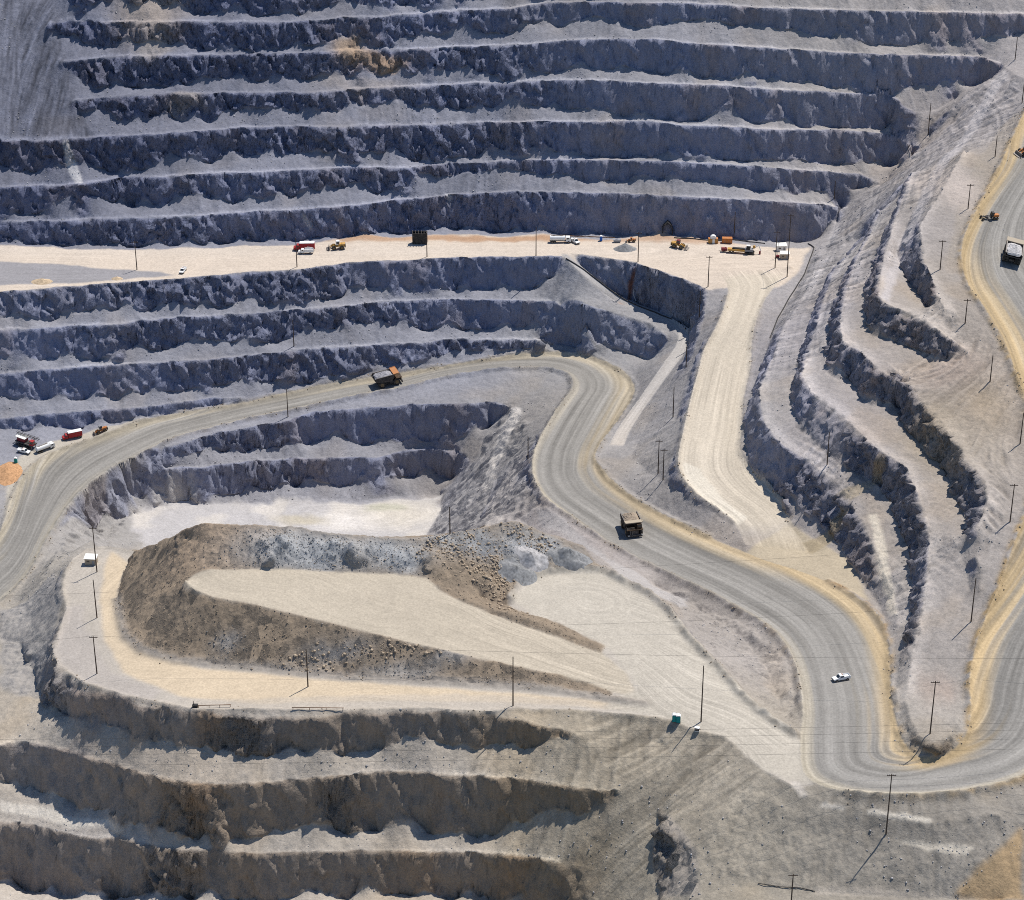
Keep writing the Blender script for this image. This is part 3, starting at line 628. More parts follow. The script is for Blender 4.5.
col *= (1 + 0.10 * big + 0.10 * mid + 0.10 * fine + sm * (1 - steep) * rough * (0.025 * st1 + 0.045 * st2) + RWALL * (1 - steep) * (.05 * lg + .05 * st2 + .04 * st1) * slope_m + DUMP * (1 - steep) * .30 * dstr + BROWN * (.09 * st2 + .05 * st1))[..., None]
warm = np.array([1.08, 1.0, 0.88]); cool = np.array([0.95, 0.99, 1.07])
wm = sstep(0.1, 0.5, fbm2(GX - 400, GY + 60, 22.0, 3))[..., None]
col = col * (1 - wm * .5) + col * warm * wm * .5
# fresh rock faces, tinted with the blue of their shade; brown in the foreground
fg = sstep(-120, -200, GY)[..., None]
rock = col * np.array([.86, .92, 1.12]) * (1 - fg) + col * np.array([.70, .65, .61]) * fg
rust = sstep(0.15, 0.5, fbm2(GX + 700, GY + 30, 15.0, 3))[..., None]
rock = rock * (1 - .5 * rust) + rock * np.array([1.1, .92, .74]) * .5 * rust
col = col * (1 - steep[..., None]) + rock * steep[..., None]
def paint(mask, c, k=1.0, keep=0.5):
    jj = np.flatnonzero(mask.max(1) > .003); ii = np.flatnonzero(mask.max(0) > .003)
    if len(jj) == 0 or len(ii) == 0: return
    w = (slice(jj[0], jj[-1] + 1), slice(ii[0], ii[-1] + 1))
    m = np.clip(mask[w] * k, 0, 1)[..., None]
    c = np.array(c, np.float32) * (1 + keep * (0.12 * mid[w] + 0.12 * fine[w] + 0.08 * big[w]))[..., None]
    col[w] = col[w] * (1 - m) + c * m
CROP = hpoly([(658,814),(678,826),(694,848),(699,899),(660,899),(652,860)], .8, 4)
WEST = hpoly([(0,608),(30,602),(52,575),(64,600),(52,650),(40,700),(12,692),(0,690)], 2, 8)
paint(CROP, (.325, .29, .255), .85)
paint(WEST, (.345, .325, .31), .75)
# light dusty strip along every far crest, with its sunlit edge painted in
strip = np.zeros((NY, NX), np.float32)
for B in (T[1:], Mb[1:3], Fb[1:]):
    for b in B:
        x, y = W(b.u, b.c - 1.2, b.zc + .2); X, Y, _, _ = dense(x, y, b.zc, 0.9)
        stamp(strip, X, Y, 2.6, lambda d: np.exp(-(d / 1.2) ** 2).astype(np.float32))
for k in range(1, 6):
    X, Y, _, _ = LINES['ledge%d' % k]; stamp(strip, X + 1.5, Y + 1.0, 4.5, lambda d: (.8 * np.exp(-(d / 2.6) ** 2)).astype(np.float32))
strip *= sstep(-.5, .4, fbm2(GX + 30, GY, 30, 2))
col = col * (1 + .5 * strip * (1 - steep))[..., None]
paint(AREA_A, (.57, .485, .40))
paint(AREA_A * ell(200, 250, 0, 300, 8, 1.0), (.54, .48, .42), .4)
paint(poly([(-90,262),(0,262),(60,264),(100,268),(128,270),(160,272),(175,275),(125,279),(75,283),(0,285),(-90,286)], -0.3, 1.2, 3), (.27, .262, .275), .95)
for (u, v, ru, rv, k) in ((420,238,40,4,.6),(345,238,25,4,.6),(520,238,50,3.5,.7),(700,240,25,4,.55),(650,238,25,3,.4)): paint(AREA_A * ell(u, v, 0, ru, rv), (.42, .27, .175), min(1, k * 1.4))
paint(AREA_C, (.44, .395, .34)); paint(AREA_D, (.46, .40, .315)); paint(TRI, (.44, .37, .27)); paint(PARK, (.43, .39, .33))
BAND = hpoly([(112,551),(135,557),(126,575),(120,600),(127,637),(150,657),(200,669),(300,678),(400,686),(520,694),(600,702),(650,711),(600,708),(500,702),(380,701),(260,704),(180,697),(125,674),(104,640),(100,600),(104,570)], .6, 4)
paint(AREA_C * BAND, (.57, .46, .325), .9)
paint(AREA_C * poly([(510,600,-12.5),(545,568,-12.5),(602,565,-12.5),(690,630,-13.6),(800,735,-14.2),(812,786,-13.6),(764,770,-14.2),(671,721,-15),(600,705,-15),(640,690,-14.8),(610,650,-13.6)], 0, 1.5, 6), (.47, .425, .355), .9)
paint(AREA_C * poly([(62,600,-26.5),(80,600,-26.5),(92,640,-25),(110,670,-22.5),(160,690,-20.5),(150,704,-20.5),(82,683,-23),(53,651,-25.5)], 0, 1.5, 6), (.40, .36, .325), .8)
paint(AREA_C * poly([(180,700,-20),(350,695,-18.4),(500,694,-16.8),(620,706,-15.3),(514,709,-16.5),(386,710,-18),(249,712,-19)], 0, 1.5, 4), (.45, .395, .33), .6)
paint(AREA_PIT, (.44, .42, .415)); paint(AREA_PIT * sstep(-.1, .35, fbm2(GX + 3, GY - 8, 14, 3)), (.56, .52, .475), .8); paint(AREA_PIT * ell(400, 512, FZ, 24, 14, 1.2), (.60, .545, .46), .8); paint(AREA_PIT * ell(340, 522, FZ, 14, 9, 1.2), (.66, .62, .58), .8)
paint(AREA_PIT * ell(300, 520, FZ, 12, 5), (.42, .37, .27), .7); paint(AREA_PIT * ell(385, 506, FZ, 10, 4), (.40, .39, .30), .7)
# mound
paint(MOUND, (.265, .21, .155)); 
paint(MOUND * ell(215, 540, 3, 22, 12), (.37, .28, .20), .9)
for (u, v, zz, ru, rv) in ((285,550,1,18,8),(330,553,0,14,8),(385,555,-2,10,6),(405,560,-3,9,5),(440,546,-2,7,4),(520,560,-9,8,6),(480,545,-2,10,5),(550,550,-8,12,6)):
    paint(MOUND * ell(u, v, zz, ru, rv, 1.1), (.35, .36, .37), .85)
for u, v, zz, ru, rv in ((228,650,-17,5,3),(335,655,-14,12,3),(400,668,-14,14,2.5),(450,660,-13,8,2)): paint(MOUND * ell(u, v, zz, ru, rv, 1.0), (.33, .335, .34), .55)
for k in range(3):
    pass
# rust coloured dribble and stains on the far wall
paint(ell(350, 58, T[2].z - 4, 9, 5), (.43, .31, .21), .85); paint(ell(385, 55, T[2].z - 2, 12, 3), (.44, .31, .21), .85); paint(ell(365, 82, T[3].z + 2, 22, 4), (.40, .34, .29), .4)
paint(ell(150, 12, hit(150, 12), 17, 14, 1.5), (.40, .335, .28), .75); paint(ell(155, 48, hit(155, 48), 9, 5), (.37, .33, .30), .6); paint(ell(185, 92, T[3].z + 1, 10, 3), (.42, .36, .30), .5)
paint(hpoly([(63,142),(69,142),(78,165),(83,186),(75,186),(66,165)], .8, 1), (.60, .58, .58), .9)
paint(hpoly([(1000,72),(985,95),(940,160),(900,240),(880,300),(887,302),(910,240),(950,160),(995,98),(1010,76)], 1.5, 4), (.50, .465, .46), .7)
paint(hpoly([(1018,112),(1000,128),(975,165),(955,215),(948,260),(958,262),(966,225),(985,190),(1003,155),(1020,122)], 1.5, 5), (.33, .285, .235), .6)
paint(ell(925, 175, 45, 9, 14, 1.3), (.55, .47, .41), .55); paint(ell(962, 200, 48, 8, 18, 1.3), (.50, .43, .38), .8); paint(ell(945, 190, 47, 9, 16, 1.3), (.52, .45, .40), .6)
paint(hpoly([(868,515),(877,515),(888,555),(893,590),(897,618),(890,616),(884,590),(875,545)], .6, 2), (.62, .55, .45), .95)
paint(hpoly([(0,800),(40,806),(90,818),(128,829),(118,835),(75,828),(40,818),(0,811)], .8, 2), (.63, .575, .50), .95)
paint(hpoly([(867,809),(900,814),(932,820),(930,825),(895,820),(866,814)], .3, 1), (.60, .545, .46), .95)  # this and the next two: sunlit ledge tops painted as pale colour
paint(hpoly([(895,840),(930,844),(975,849),(965,856),(925,853)], .6, 1), (.58, .52, .43), .9)
paint(hpoly([(822,804),(845,808),(843,812),(820,808)], .3, 1), (.55, .50, .43), .9)
paint(hpoly([(789,781),(799,782),(808,798),(800,799)], .5, 1), (.52, .47, .41), .9)
paint(hpoly([(815,889),(900,892),(960,894),(950,898),(860,898),(812,894)], 1, 2), (.42, .37, .31), .8)
paint(hpoly([(1023,828),(1010,840),(988,862),(965,885),(955,899),(1023,899)], 1.5, 4), (.40, .285, .165), .95)
paint(hpoly([(500,430),(512,410),(522,408),(520,420),(506,445),(497,470),(490,490),(482,492),(488,465)], 1.2, 2), (.56, .52, .48), .8)
paint(hpoly([(488,505),(512,470),(520,472),(505,505),(495,525),(486,525)], 1.2, 2), (.46, .42, .39), .7)
paint(hpoly([(535,510),(560,515),(590,545),(640,575),(690,600),(680,606),(620,575),(570,540),(540,525)], 1.5, 4), (.43, .405, .39), .7)
paint(hpoly([(800,543),(825,535),(845,505),(850,510),(828,545),(812,555)], 1.0, 2), (.36, .29, .19), .8)
paint(hpoly([(872,476),(880,455),(886,462),(880,486)], 1.0, 2), (.36, .28, .18), .8)
paint(hpoly([(840,495),(850,487),(875,470),(880,478),(852,500)], 1.0, 2), (.40, .33, .23), .6)
for (u, v, ru, rv, c, k) in ((930,430,10,14,(.38,.31,.22),.6),(950,370,12,10,(.38,.30,.25),.6),(985,410,9,16,(.37,.29,.20),.6),(955,455,8,14,(.37,.31,.23),.5),(990,450,10,20,(.36,.31,.25),.5),(925,690,4,10,(.42,.33,.27),.5),(945,690,4,8,(.42,.32,.26),.5)):
    paint(ell(u, v, hit(u, v), ru, rv, 1.2) * (1 - onroad), c, k)
paint(hpoly([(683,462),(700,470),(722,500),(748,518),(738,526),(706,503),(688,482)], 1.0, 3), (.64, .58, .48), .0)
paint(hpoly([(626,303),(629,292),(634,272),(637,272),(636,285),(632,299)], .4, 1), (.16, .065, .04), .9)
paint(hpoly([(300,214),(304,214),(313,230),(309,231)], .3, 1), (.62, .60, .60), .9); paint(hpoly([(444,194),(450,194),(452,206),(448,206)], .3, 1), (.55, .54, .55), .8)
paint(ell(622, 304, hit(622, 304), 2.2, 1.5), (.50, .24, .12), .9)
# haul road: grey wheel lanes in the middle, tan loose edges; ramp and path pale
lat = rc_lat / np.maximum(rc_w, 1)
m1 = blur((road_of == 1).astype(np.float32), 1)
edge = np.abs(lat - 0.5) * 2
gold = np.interp(rc_al, [0, 330, 420, 560, 700, 5000], [0, .1, .35, .8, 1, 1]).astype(np.float32)
gcol = np.array([.265, .25, .228]); tcol = np.array([.385, .34, .265]); ycol = np.array([.46, .345, .20])
off = np.where(lat > .36, (lat - .36) / .64, (.36 - lat) / .36 * .8)
lane = sstep(.42, .95, off + .20 * vn2(rc_lat / 4.0, rc_al / 90.0) + .16 * vn2(rc_lat / 1.4, rc_al / 60.0))
inner = sstep(.45, .95, lat + .15 * vn2(rc_lat / 3.0 + 9, rc_al / 70.0))
ec = tcol[None, None] * (1 - (gold * inner)[..., None]) + ycol[None, None] * (gold * inner)[..., None]
hc = gcol[None, None] * (1 - lane[..., None]) + ec * lane[..., None]
hc = hc * (1 + .18 * vn2(rc_lat / 1.1, rc_al / 55.0) + .17 * vn2(rc_lat / 3.5 + 40, rc_al / 110.0) + .06 * fine + .06 * mid)[..., None]
col = col * (1 - m1[..., None]) + hc * m1[..., None]
m2 = blur((road_of == 2).astype(np.float32), 5) * np.interp(rc_al + 6 * fbm2(GX, GY, 8, 2), [0, 8, ROADS[2][5][-1] - 22, ROADS[2][5][-1]], [0, 1, 1, .1]).astype(np.float32)
pc = np.array([.53, .465, .375])[None, None] * (1 + .10 * vn2(rc_lat / 2.0, rc_al / 40.0) + .05 * fine)[..., None]
col = col * (1 - m2[..., None]) + pc * m2[..., None]
m3 = blur((road_of == 3).astype(np.float32), 5)
pc = np.array([.42, .40, .385])[None, None] * (1 + .12 * vn2(rc_lat / 1.5, rc_al / 20.0) + .06 * fine)[..., None]
pk = np.interp(rc_al, [0, 120, 200], [0, .2, 1])[..., None]
pc = pc * (1 - pk) + np.array([.55, .48, .40]) * pk
col = col * (1 - m3[..., None]) + pc * m3[..., None]
bm = np.clip(berm / 1.2, 0, 1) * sstep(-.5, .3, fbm2(GX + 5, GY, 4.0, 2)) * (1 - .6 * sstep(.2, .8, onroad))
paint(bm * sstep(-5, 12, H) * .8, (.40, .29, .16))
paint(bm * (1 - sstep(-5, 12, H)) * .4, (.27, .235, .19))
bx1, by1 = W(835, 600, -19.5); paint(bm * np.exp(-(((GX - bx1) / 26) ** 2 + ((GY - by1) / 34) ** 2)) * (lat > -9), (.24, .15, .085), .95)
tb = np.zeros((NY, NX), np.float32); X, Y, _, _ = LINES['mound_toe']; stamp(tb, X, Y, 4, lambda d: np.exp(-(d / 1.7) ** 2).astype(np.float32)); paint(tb * .9, (.30, .265, .23), .9)
bx0, by0 = W(985, 640, -3); paint(bm * np.exp(-(((GX - bx0) / 40) ** 2 + ((GY - by0) / 110) ** 2)), (.42, .29, .14), .9)
RB = hpoly([(683,462),(700,470),(722,500),(748,518),(738,526),(706,503),(688,482)], 1.0, 3); paint(RB, (.66, .60, .50), .8)
col = np.clip(col, 0.02, .85)

# coordinates for the wheel tracks: (across, along, strength)
trk = .25 + .75 * sstep(-.35, .3, fbm2(GX + 15, GY - 33, 26, 3))
ta_ = np.zeros((NY, NX), np.float32); tl_ = np.zeros((NY, NX), np.float32); tw_ = np.zeros((NY, NX), np.float32)
r_ = road_of > 0
ta_[r_] = rc_lat[r_]; tl_[r_] = rc_al[r_]; tw_[r_] = 1.0
def swirl(mask, u, v, zz, sx=1.0, sy=1.0, ang=0.0):
    px, py = W(u, v, zz); dx, dy = GX - px, GY - py
    ca, sa = math.cos(ang), math.sin(ang); a, b = (dx * ca + dy * sa) / sx, (-dx * sa + dy * ca) / sy
    m = (mask > .5) & ~r_
    a = a + 5 * fbm2(GX, GY, 30.0, 2); b = b + 5 * fbm2(GX + 77, GY, 30.0, 2)
    ta_[m] = np.hypot(a, b)[m]; tl_[m] = (np.arctan2(b, a) * 12)[m]; tw_[m] = .5
swirl(AREA_A, 300, 250, 0, 30.0, 1.0); swirl(AREA_PIT, 360, 515, FZ, 3.0, 1.0)
swirl(AREA_C, 350, 695, -18.4, 12.0, 1.0, 0.05)
pad = poly([(508,600,-12.5),(545,566,-12.5),(602,562,-12.5),(690,628,-13.6),(800,732,-14.2),(764,770,-14.2),(671,721,-15),(615,690,-15),(612,655,-13.6)], 0, 0, 0)
swirl(pad * (AREA_C > .5), 588, 601, -13, 1.35, 1.0, -.5)
def fan(mask, u, v, zz, k):
    px, py = W(u, v, zz); dx, dy = GX - px, GY - py
    m = (mask > .5) & ~r_
    a = np.arctan2(dy, dx) + .05 * fbm2(GX, GY, 30.0, 2)
    ta_[m] = (a * k)[m]; tl_[m] = np.hypot(dx, dy)[m]; tw_[m] = .9
fan(AREA_D, 760, 722, -15, 150.0)
fan(pad * (AREA_C > .5) * ((GX - W(640, 655, -14)[0]) > -2), 470, 560, -13, 130.0)
swirl(TRI, 770, 620, -19, 1.0, 1.0)
cw = (AREA_C > .5) & (poly([(62,545,-27),(140,545,-27),(122,600,-26),(128,640,-23.5),(170,664,-21),(150,705,-20.5),(50,670,-25)], 0, 0, 0) > .5) & ~r_
px, py = W(190, 590, -20); ta_[cw] = np.hypot(GX - px, (GY - py) * .8)[cw]; tl_[cw] = (np.arctan2(GY - py, GX - px) * 40)[cw]

# ------------------------------------------------------------------ meshes of the ground
def nodes_of(name):
    m = bpy.data.materials.new(name); m.use_nodes = True
    nt = m.node_tree; nt.nodes.clear()
    return m, nt
def N(nt, t, **kw):
    n = nt.nodes.new(t)
    for k, v in kw.items(): setattr(n, k, v)
    return n
def ground_material():
    m, nt = nodes_of('pit rock and dust'); L = nt.links.new
    out = N(nt, 'ShaderNodeOutputMaterial'); bs = N(nt, 'ShaderNodeBsdfPrincipled')
    L(bs.outputs[0], out.inputs[0])
    bs.inputs['Roughness'].default_value = 0.95
    bs.inputs['Specular IOR Level'].default_value = 0.12
    ca = N(nt, 'ShaderNodeAttribute', attribute_name='rock_colour')
    tr = N(nt, 'ShaderNodeAttribute', attribute_name='track')
    sep = N(nt, 'ShaderNodeSeparateXYZ'); L(tr.outputs['Vector'], sep.inputs[0])
    def stretch(a, b):
        c = N(nt, 'ShaderNodeCombineXYZ')
        for k, (s, o) in enumerate(((a, 0), (b, 1))):
            mm = N(nt, 'ShaderNodeMath', operation='MULTIPLY'); mm.inputs[1].default_value = s
            L(sep.outputs[o], mm.inputs[0]); L(mm.outputs[0], c.inputs[k])
        return c
    def ramp(src, lo, hi, p0=.3, p1=.7):
        r = N(nt, 'ShaderNodeMapRange'); r.inputs['From Min'].default_value = p0; r.inputs['From Max'].default_value = p1
        r.inputs['To Min'].default_value = lo; r.inputs['To Max'].default_value = hi
        L(src, r.inputs['Value']); return r
    n1 = N(nt, 'ShaderNodeTexNoise'); n1.inputs['Scale'].default_value = 1.0; n1.inputs['Detail'].default_value = 4
    L(stretch(1.1, .012).outputs[0], n1.inputs['Vector'])
    n2 = N(nt, 'ShaderNodeTexNoise'); n2.inputs['Scale'].default_value = 1.0; n2.inputs['Detail'].default_value = 3
    L(stretch(.35, .006).outputs[0], n2.inputs['Vector'])
    r1 = ramp(n1.outputs['Fac'], .80, 1.16); r2 = ramp(n2.outputs['Fac'], .84, 1.14)
    mu = N(nt, 'ShaderNodeMath', operation='MULTIPLY'); L(r1.outputs[0], mu.inputs[0]); L(r2.outputs[0], mu.inputs[1])
    mx = N(nt, 'ShaderNodeMix', data_type='FLOAT'); mx.inputs['A'].default_value = 1.0
    L(sep.outputs[2], mx.inputs['Factor']); L(mu.outputs[0], mx.inputs['B'])
    geo = N(nt, 'ShaderNodeNewGeometry')
    n3 = N(nt, 'ShaderNodeTexNoise'); n3.inputs['Scale'].default_value = 1.4; n3.inputs['Detail'].default_value = 6; n3.inputs['Roughness'].default_value = .7
    L(geo.outputs['Position'], n3.inputs['Vector'])
    r3 = ramp(n3.outputs['Fac'], .80, 1.20)
    m2_ = N(nt, 'ShaderNodeMath', operation='MULTIPLY'); L(mx.outputs[0], m2_.inputs[0]); L(r3.outputs[0], m2_.inputs[1])
    vm = N(nt, 'ShaderNodeVectorMath', operation='SCALE'); L(ca.outputs['Color'], vm.inputs[0]); L(m2_.outputs[0], vm.inputs['Scale'])
    L(vm.outputs[0], bs.inputs['Base Color'])
    n4 = N(nt, 'ShaderNodeTexNoise'); n4.inputs['Scale'].default_value = .9; n4.inputs['Detail'].default_value = 8; n4.inputs['Roughness'].default_value = .72
    L(geo.outputs['Position'], n4.inputs['Vector'])
    hsum = None
    for sc_, k_ in ((.24, 3.2), (.62, 1.5)):
        sq = N(nt, 'ShaderNodeVectorMath', operation='MULTIPLY'); sq.inputs[1].default_value = (1, 1, .7); L(geo.outputs['Position'], sq.inputs[0])
        vo = N(nt, 'ShaderNodeTexVoronoi', feature='F1'); vo.inputs['Scale'].default_value = sc_; L(sq.outputs[0], vo.inputs['Vector'])
        df = N(nt, 'ShaderNodeVectorMath', operation='SUBTRACT'); L(sq.outputs[0], df.inputs[0]); L(vo.outputs['Position'], df.inputs[1])
        cc = N(nt, 'ShaderNodeVectorMath', operation='SUBTRACT'); L(vo.outputs['Color'], cc.inputs[0]); cc.inputs[1].default_value = (.5, .5, .5)
        dt = N(nt, 'ShaderNodeVectorMath', operation='DOT_PRODUCT'); L(df.outputs[0], dt.inputs[0]); L(cc.outputs[0], dt.inputs[1])
        ml = N(nt, 'ShaderNodeMath', operation='MULTIPLY'); ml.inputs[1].default_value = k_; L(dt.outputs['Value'], ml.inputs[0])
        if hsum is None: hsum = ml
        else:
            ad = N(nt, 'ShaderNodeMath', operation='ADD'); L(hsum.outputs[0], ad.inputs[0]); L(ml.outputs[0], ad.inputs[1]); hsum = ad
    fa = N(nt, 'ShaderNodeAttribute', attribute_name='facet')
    fb = N(nt, 'ShaderNodeBump'); fb.inputs['Distance'].default_value = 1.0; L(fa.outputs['Fac'], fb.inputs['Strength']); L(hsum.outputs[0], fb.inputs['Height'])
    bp = N(nt, 'ShaderNodeBump'); bp.inputs['Distance'].default_value = 1.3; L(fb.outputs[0], bp.inputs['Normal'])
    st = N(nt, 'ShaderNodeAttribute', attribute_name='roughness_amount')
    L(st.outputs['Fac'], bp.inputs['Strength'])
    L(n4.outputs['Fac'], bp.inputs['Height']); L(bp.outputs[0], bs.inputs['Normal'])
    return m
GROUND = ground_material()

bump_amt = np.clip(.85 * steep * (.40 + .60 * mott) + .33 * rough * (1 - steep) + .05, 0, 1)
cls = np.zeros((NY, NX), np.int8)                     # 0 terrain 1 haul road 2 ramp 3 path 4 working level 5 bench road 6 dump ramp 7 pit floor
cls[AREA_PIT > .5] = 7; cls[AREA_A > .5] = 4; cls[AREA_D > .5] = 6; cls[AREA_C > .5] = 5
cls[road_of > 0] = road_of[road_of > 0]
fc = cls[:-1, :-1]
V = np.stack([VX, VY, Hn], -1).reshape(-1, 3).astype(np.float32)
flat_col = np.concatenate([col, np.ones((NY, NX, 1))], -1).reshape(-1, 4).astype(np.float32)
flat_tr = np.stack([ta_, tl_, blur(tw_ * trk, 1) * .9], -1).reshape(-1, 3).astype(np.float32)
flat_b = bump_amt.reshape(-1).astype(np.float32)
CROP = hpoly([(658,814),(678,826),(694,848),(699,899),(660,899),(652,860)], .8, 4)
facet = np.clip(.45 * CROP + steep * (.10 + .55 * mott) + .22 * MOUND + .30 * PITR * (1 - AREA_PIT) + .16 * RWALL * slope_m + .22 * STRIP + .05 * slope_m * rough, 0, 1)
flat_f = facet.reshape(-1).astype(np.float32)
jj, ii = np.meshgrid(np.arange(NY - 1), np.arange(NX - 1), indexing='ij')
v0 = (jj * NX + ii)
QUADS = np.stack([v0, v0 + 1, v0 + NX + 1, v0 + NX], -1)
def ground_piece(name, k, label=None):
    q = QUADS[fc == k]
    if len(q) == 0: return
    used, inv = np.unique(q.reshape(-1), return_inverse=True)
    me = bpy.data.meshes.new(name)
    me.vertices.add(len(used)); me.vertices.foreach_set('co', V[used].reshape(-1))
    me.loops.add(len(inv)); me.loops.foreach_set('vertex_index', inv.astype(np.int32))
    me.polygons.add(len(q)); me.polygons.foreach_set('loop_start', np.arange(0, len(inv), 4, dtype=np.int32))
    me.polygons.foreach_set('loop_total', np.full(len(q), 4, np.int32))
    me.polygons.foreach_set('use_smooth', np.ones(len(q), bool))
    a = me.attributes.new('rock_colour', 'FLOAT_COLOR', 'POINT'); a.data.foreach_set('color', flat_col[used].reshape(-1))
    a = me.attributes.new('track', 'FLOAT_VECTOR', 'POINT'); a.data.foreach_set('vector', flat_tr[used].reshape(-1))
    a = me.attributes.new('roughness_amount', 'FLOAT', 'POINT'); a.data.foreach_set('value', flat_b[used])
    a = me.attributes.new('facet', 'FLOAT', 'POINT'); a.data.foreach_set('value', flat_f[used])
    me.update(calc_edges=True); me.materials.append(GROUND)
    o = bpy.data.objects.new(name, me); COL.objects.link(o); o['kind'] = 'structure'
    return o
for nm, k in (('terrain', 0), ('haul_road', 1), ('access_road', 2), ('path', 3), ('ground', 4), ('dirt_road', 5), ('dump_ramp_road', 6), ('pit_floor_ground', 7)):
    ground_piece(nm, k)
# the land around the pit, well past the picture
def outer_land():
    nx, ny = 60, 60
    xs = np.linspace(-1500, 1500, nx); ys = np.linspace(-1500, 2200, ny)
    xs = np.unique(np.concatenate([xs[(xs < X0) | (xs > X1)], np.linspace(X0, X1, 60)])); ys = np.unique(np.concatenate([ys[(ys < Y0) | (ys > Y1)], np.linspace(Y0, Y1, 70)]))
    vs, fs = [], []
    for y in ys:
        for x in xs:
            cx, cy = min(max(x, X0), X1), min(max(y, Y0), Y1)
            zb = ground_z(cx, cy); d = math.hypot(x - cx, y - cy)
            zz = zb - (1.5 if d < 1 else 0) + (d * (.25 if y > Y1 else .05) if y > Y0 else -d * .15)
            vs.append((x, y, zz))
    w = len(xs)
    for j in range(len(ys) - 1):
        for i in range(w - 1):
            xm, ym = (xs[i] + xs[i + 1]) / 2, (ys[j] + ys[j + 1]) / 2
            if X0 < xm < X1 and Y0 < ym < Y1: continue
            a = j * w + i; fs.append((a, a + 1, a + w + 1, a + w))
    me = bpy.data.meshes.new('hills'); me.from_pydata(vs, [], fs)
    a = me.attributes.new('rock_colour', 'FLOAT_COLOR', 'POINT'); a.data.foreach_set('color', np.tile(np.array([.27, .255, .25, 1], np.float32), len(vs)))
    a = me.attributes.new('roughness_amount', 'FLOAT', 'POINT'); a.data.foreach_set('value', np.full(len(vs), .6, np.float32))
    me.materials.append(GROUND)
    o = bpy.data.objects.new('hills', me); COL.objects.link(o); o['kind'] = 'structure'
outer_land()

# ------------------------------------------------------------------ light
SUN_EL, SUN_AZ = 62.0, 45.0        # azimuth clockwise from the camera's forward direction
world = bpy.data.worlds.new('World'); scene.world = world; world.use_nodes = True
wn = world.node_tree; bg = wn.nodes['Background']
sky = wn.nodes.new('ShaderNodeTexSky'); sky.sky_type = 'NISHITA'; sky.sun_disc = False
sky.sun_elevation = R(SUN_EL); sky.sun_rotation = R(SUN_AZ)
wn.links.new(sky.outputs[0], bg.inputs[0]); bg.inputs[1].default_value = 0.10
sky.ozone_density = 6.0; sky.dust_density = 0.2; sky.air_density = 1.0
sd = bpy.data.lights.new('sun', 'SUN'); sd.energy = 4.8; sd.angle = R(.5); sd.color = (1.0, .955, .88)
so = bpy.data.objects.new('sun', sd); COL.objects.link(so)
to_sun = Vector((math.sin(R(SUN_AZ)) * math.cos(R(SUN_EL)), math.cos(R(SUN_AZ)) * math.cos(R(SUN_EL)), math.sin(R(SUN_EL))))
so.rotation_euler = to_sun.to_track_quat('Z', 'Y').to_euler()
so.location = (200, 300, 500)
scene.cycles.use_denoising = False; scene.cycles.filter_width = 1.0
scene.view_settings.view_transform = 'Standard'; scene.view_settings.look = 'None'
scene.view_settings.exposure = 0.0; scene.view_settings.gamma = 1.0; scene.view_settings.use_curve_mapping = False
#@@OBJECTS
# ------------------------------------------------------------------ materials of the things
def mat(name, c, rough=.7, metal=0.0, dust=.35, spec=.3):
    m, nt = nodes_of(name); L = nt.links.new
    out = N(nt, 'ShaderNodeOutputMaterial'); bs = N(nt, 'ShaderNodeBsdfPrincipled'); L(bs.outputs[0], out.inputs[0])
    bs.inputs['Roughness'].default_value = rough; bs.inputs['Metallic'].default_value = metal
    bs.inputs['Specular IOR Level'].default_value = spec
    tc = N(nt, 'ShaderNodeTexCoord'); nz = N(nt, 'ShaderNodeTexNoise'); nz.inputs['Scale'].default_value = 1.3; nz.inputs['Detail'].default_value = 5
    L(tc.outputs['Object'], nz.inputs['Vector'])
    r = N(nt, 'ShaderNodeMapRange'); r.inputs['From Min'].default_value = .45; r.inputs['From Max'].default_value = .75; r.inputs['To Max'].default_value = dust
    L(nz.outputs['Fac'], r.inputs['Value'])
    mx = N(nt, 'ShaderNodeMix', data_type='RGBA')
    mx.inputs['A'].default_value = (*c, 1); mx.inputs['B'].default_value = (.36, .31, .25, 1)
    L(r.outputs[0], mx.inputs['Factor']); L(mx.outputs['Result'], bs.inputs['Base Color'])
    return m
def rock_mat(name, c):
    m, nt = nodes_of(name); L = nt.links.new
    out = N(nt, 'ShaderNodeOutputMaterial'); bs = N(nt, 'ShaderNodeBsdfPrincipled'); L(bs.outputs[0], out.inputs[0])
    bs.inputs['Roughness'].default_value = .95; bs.inputs['Specular IOR Level'].default_value = .1
    geo = N(nt, 'ShaderNodeNewGeometry'); nz = N(nt, 'ShaderNodeTexNoise'); nz.inputs['Scale'].default_value = 1.1; nz.inputs['Detail'].default_value = 6
    L(geo.outputs['Position'], nz.inputs['Vector'])
    r = N(nt, 'ShaderNodeMapRange'); r.inputs['From Min'].default_value = .25; r.inputs['From Max'].default_value = .75; r.inputs['To Min'].default_value = .6; r.inputs['To Max'].default_value = 1.4
    L(nz.outputs['Fac'], r.inputs['Value'])
    vm = N(nt, 'ShaderNodeVectorMath', operation='SCALE'); vm.inputs[0].default_value = c; L(r.outputs[0], vm.inputs['Scale']); L(vm.outputs[0], bs.inputs['Base Color'])
    bp = N(nt, 'ShaderNodeBump'); bp.inputs['Strength'].default_value = .5; L(nz.outputs['Fac'], bp.inputs['Height']); L(bp.outputs[0], bs.inputs['Normal'])
    return m
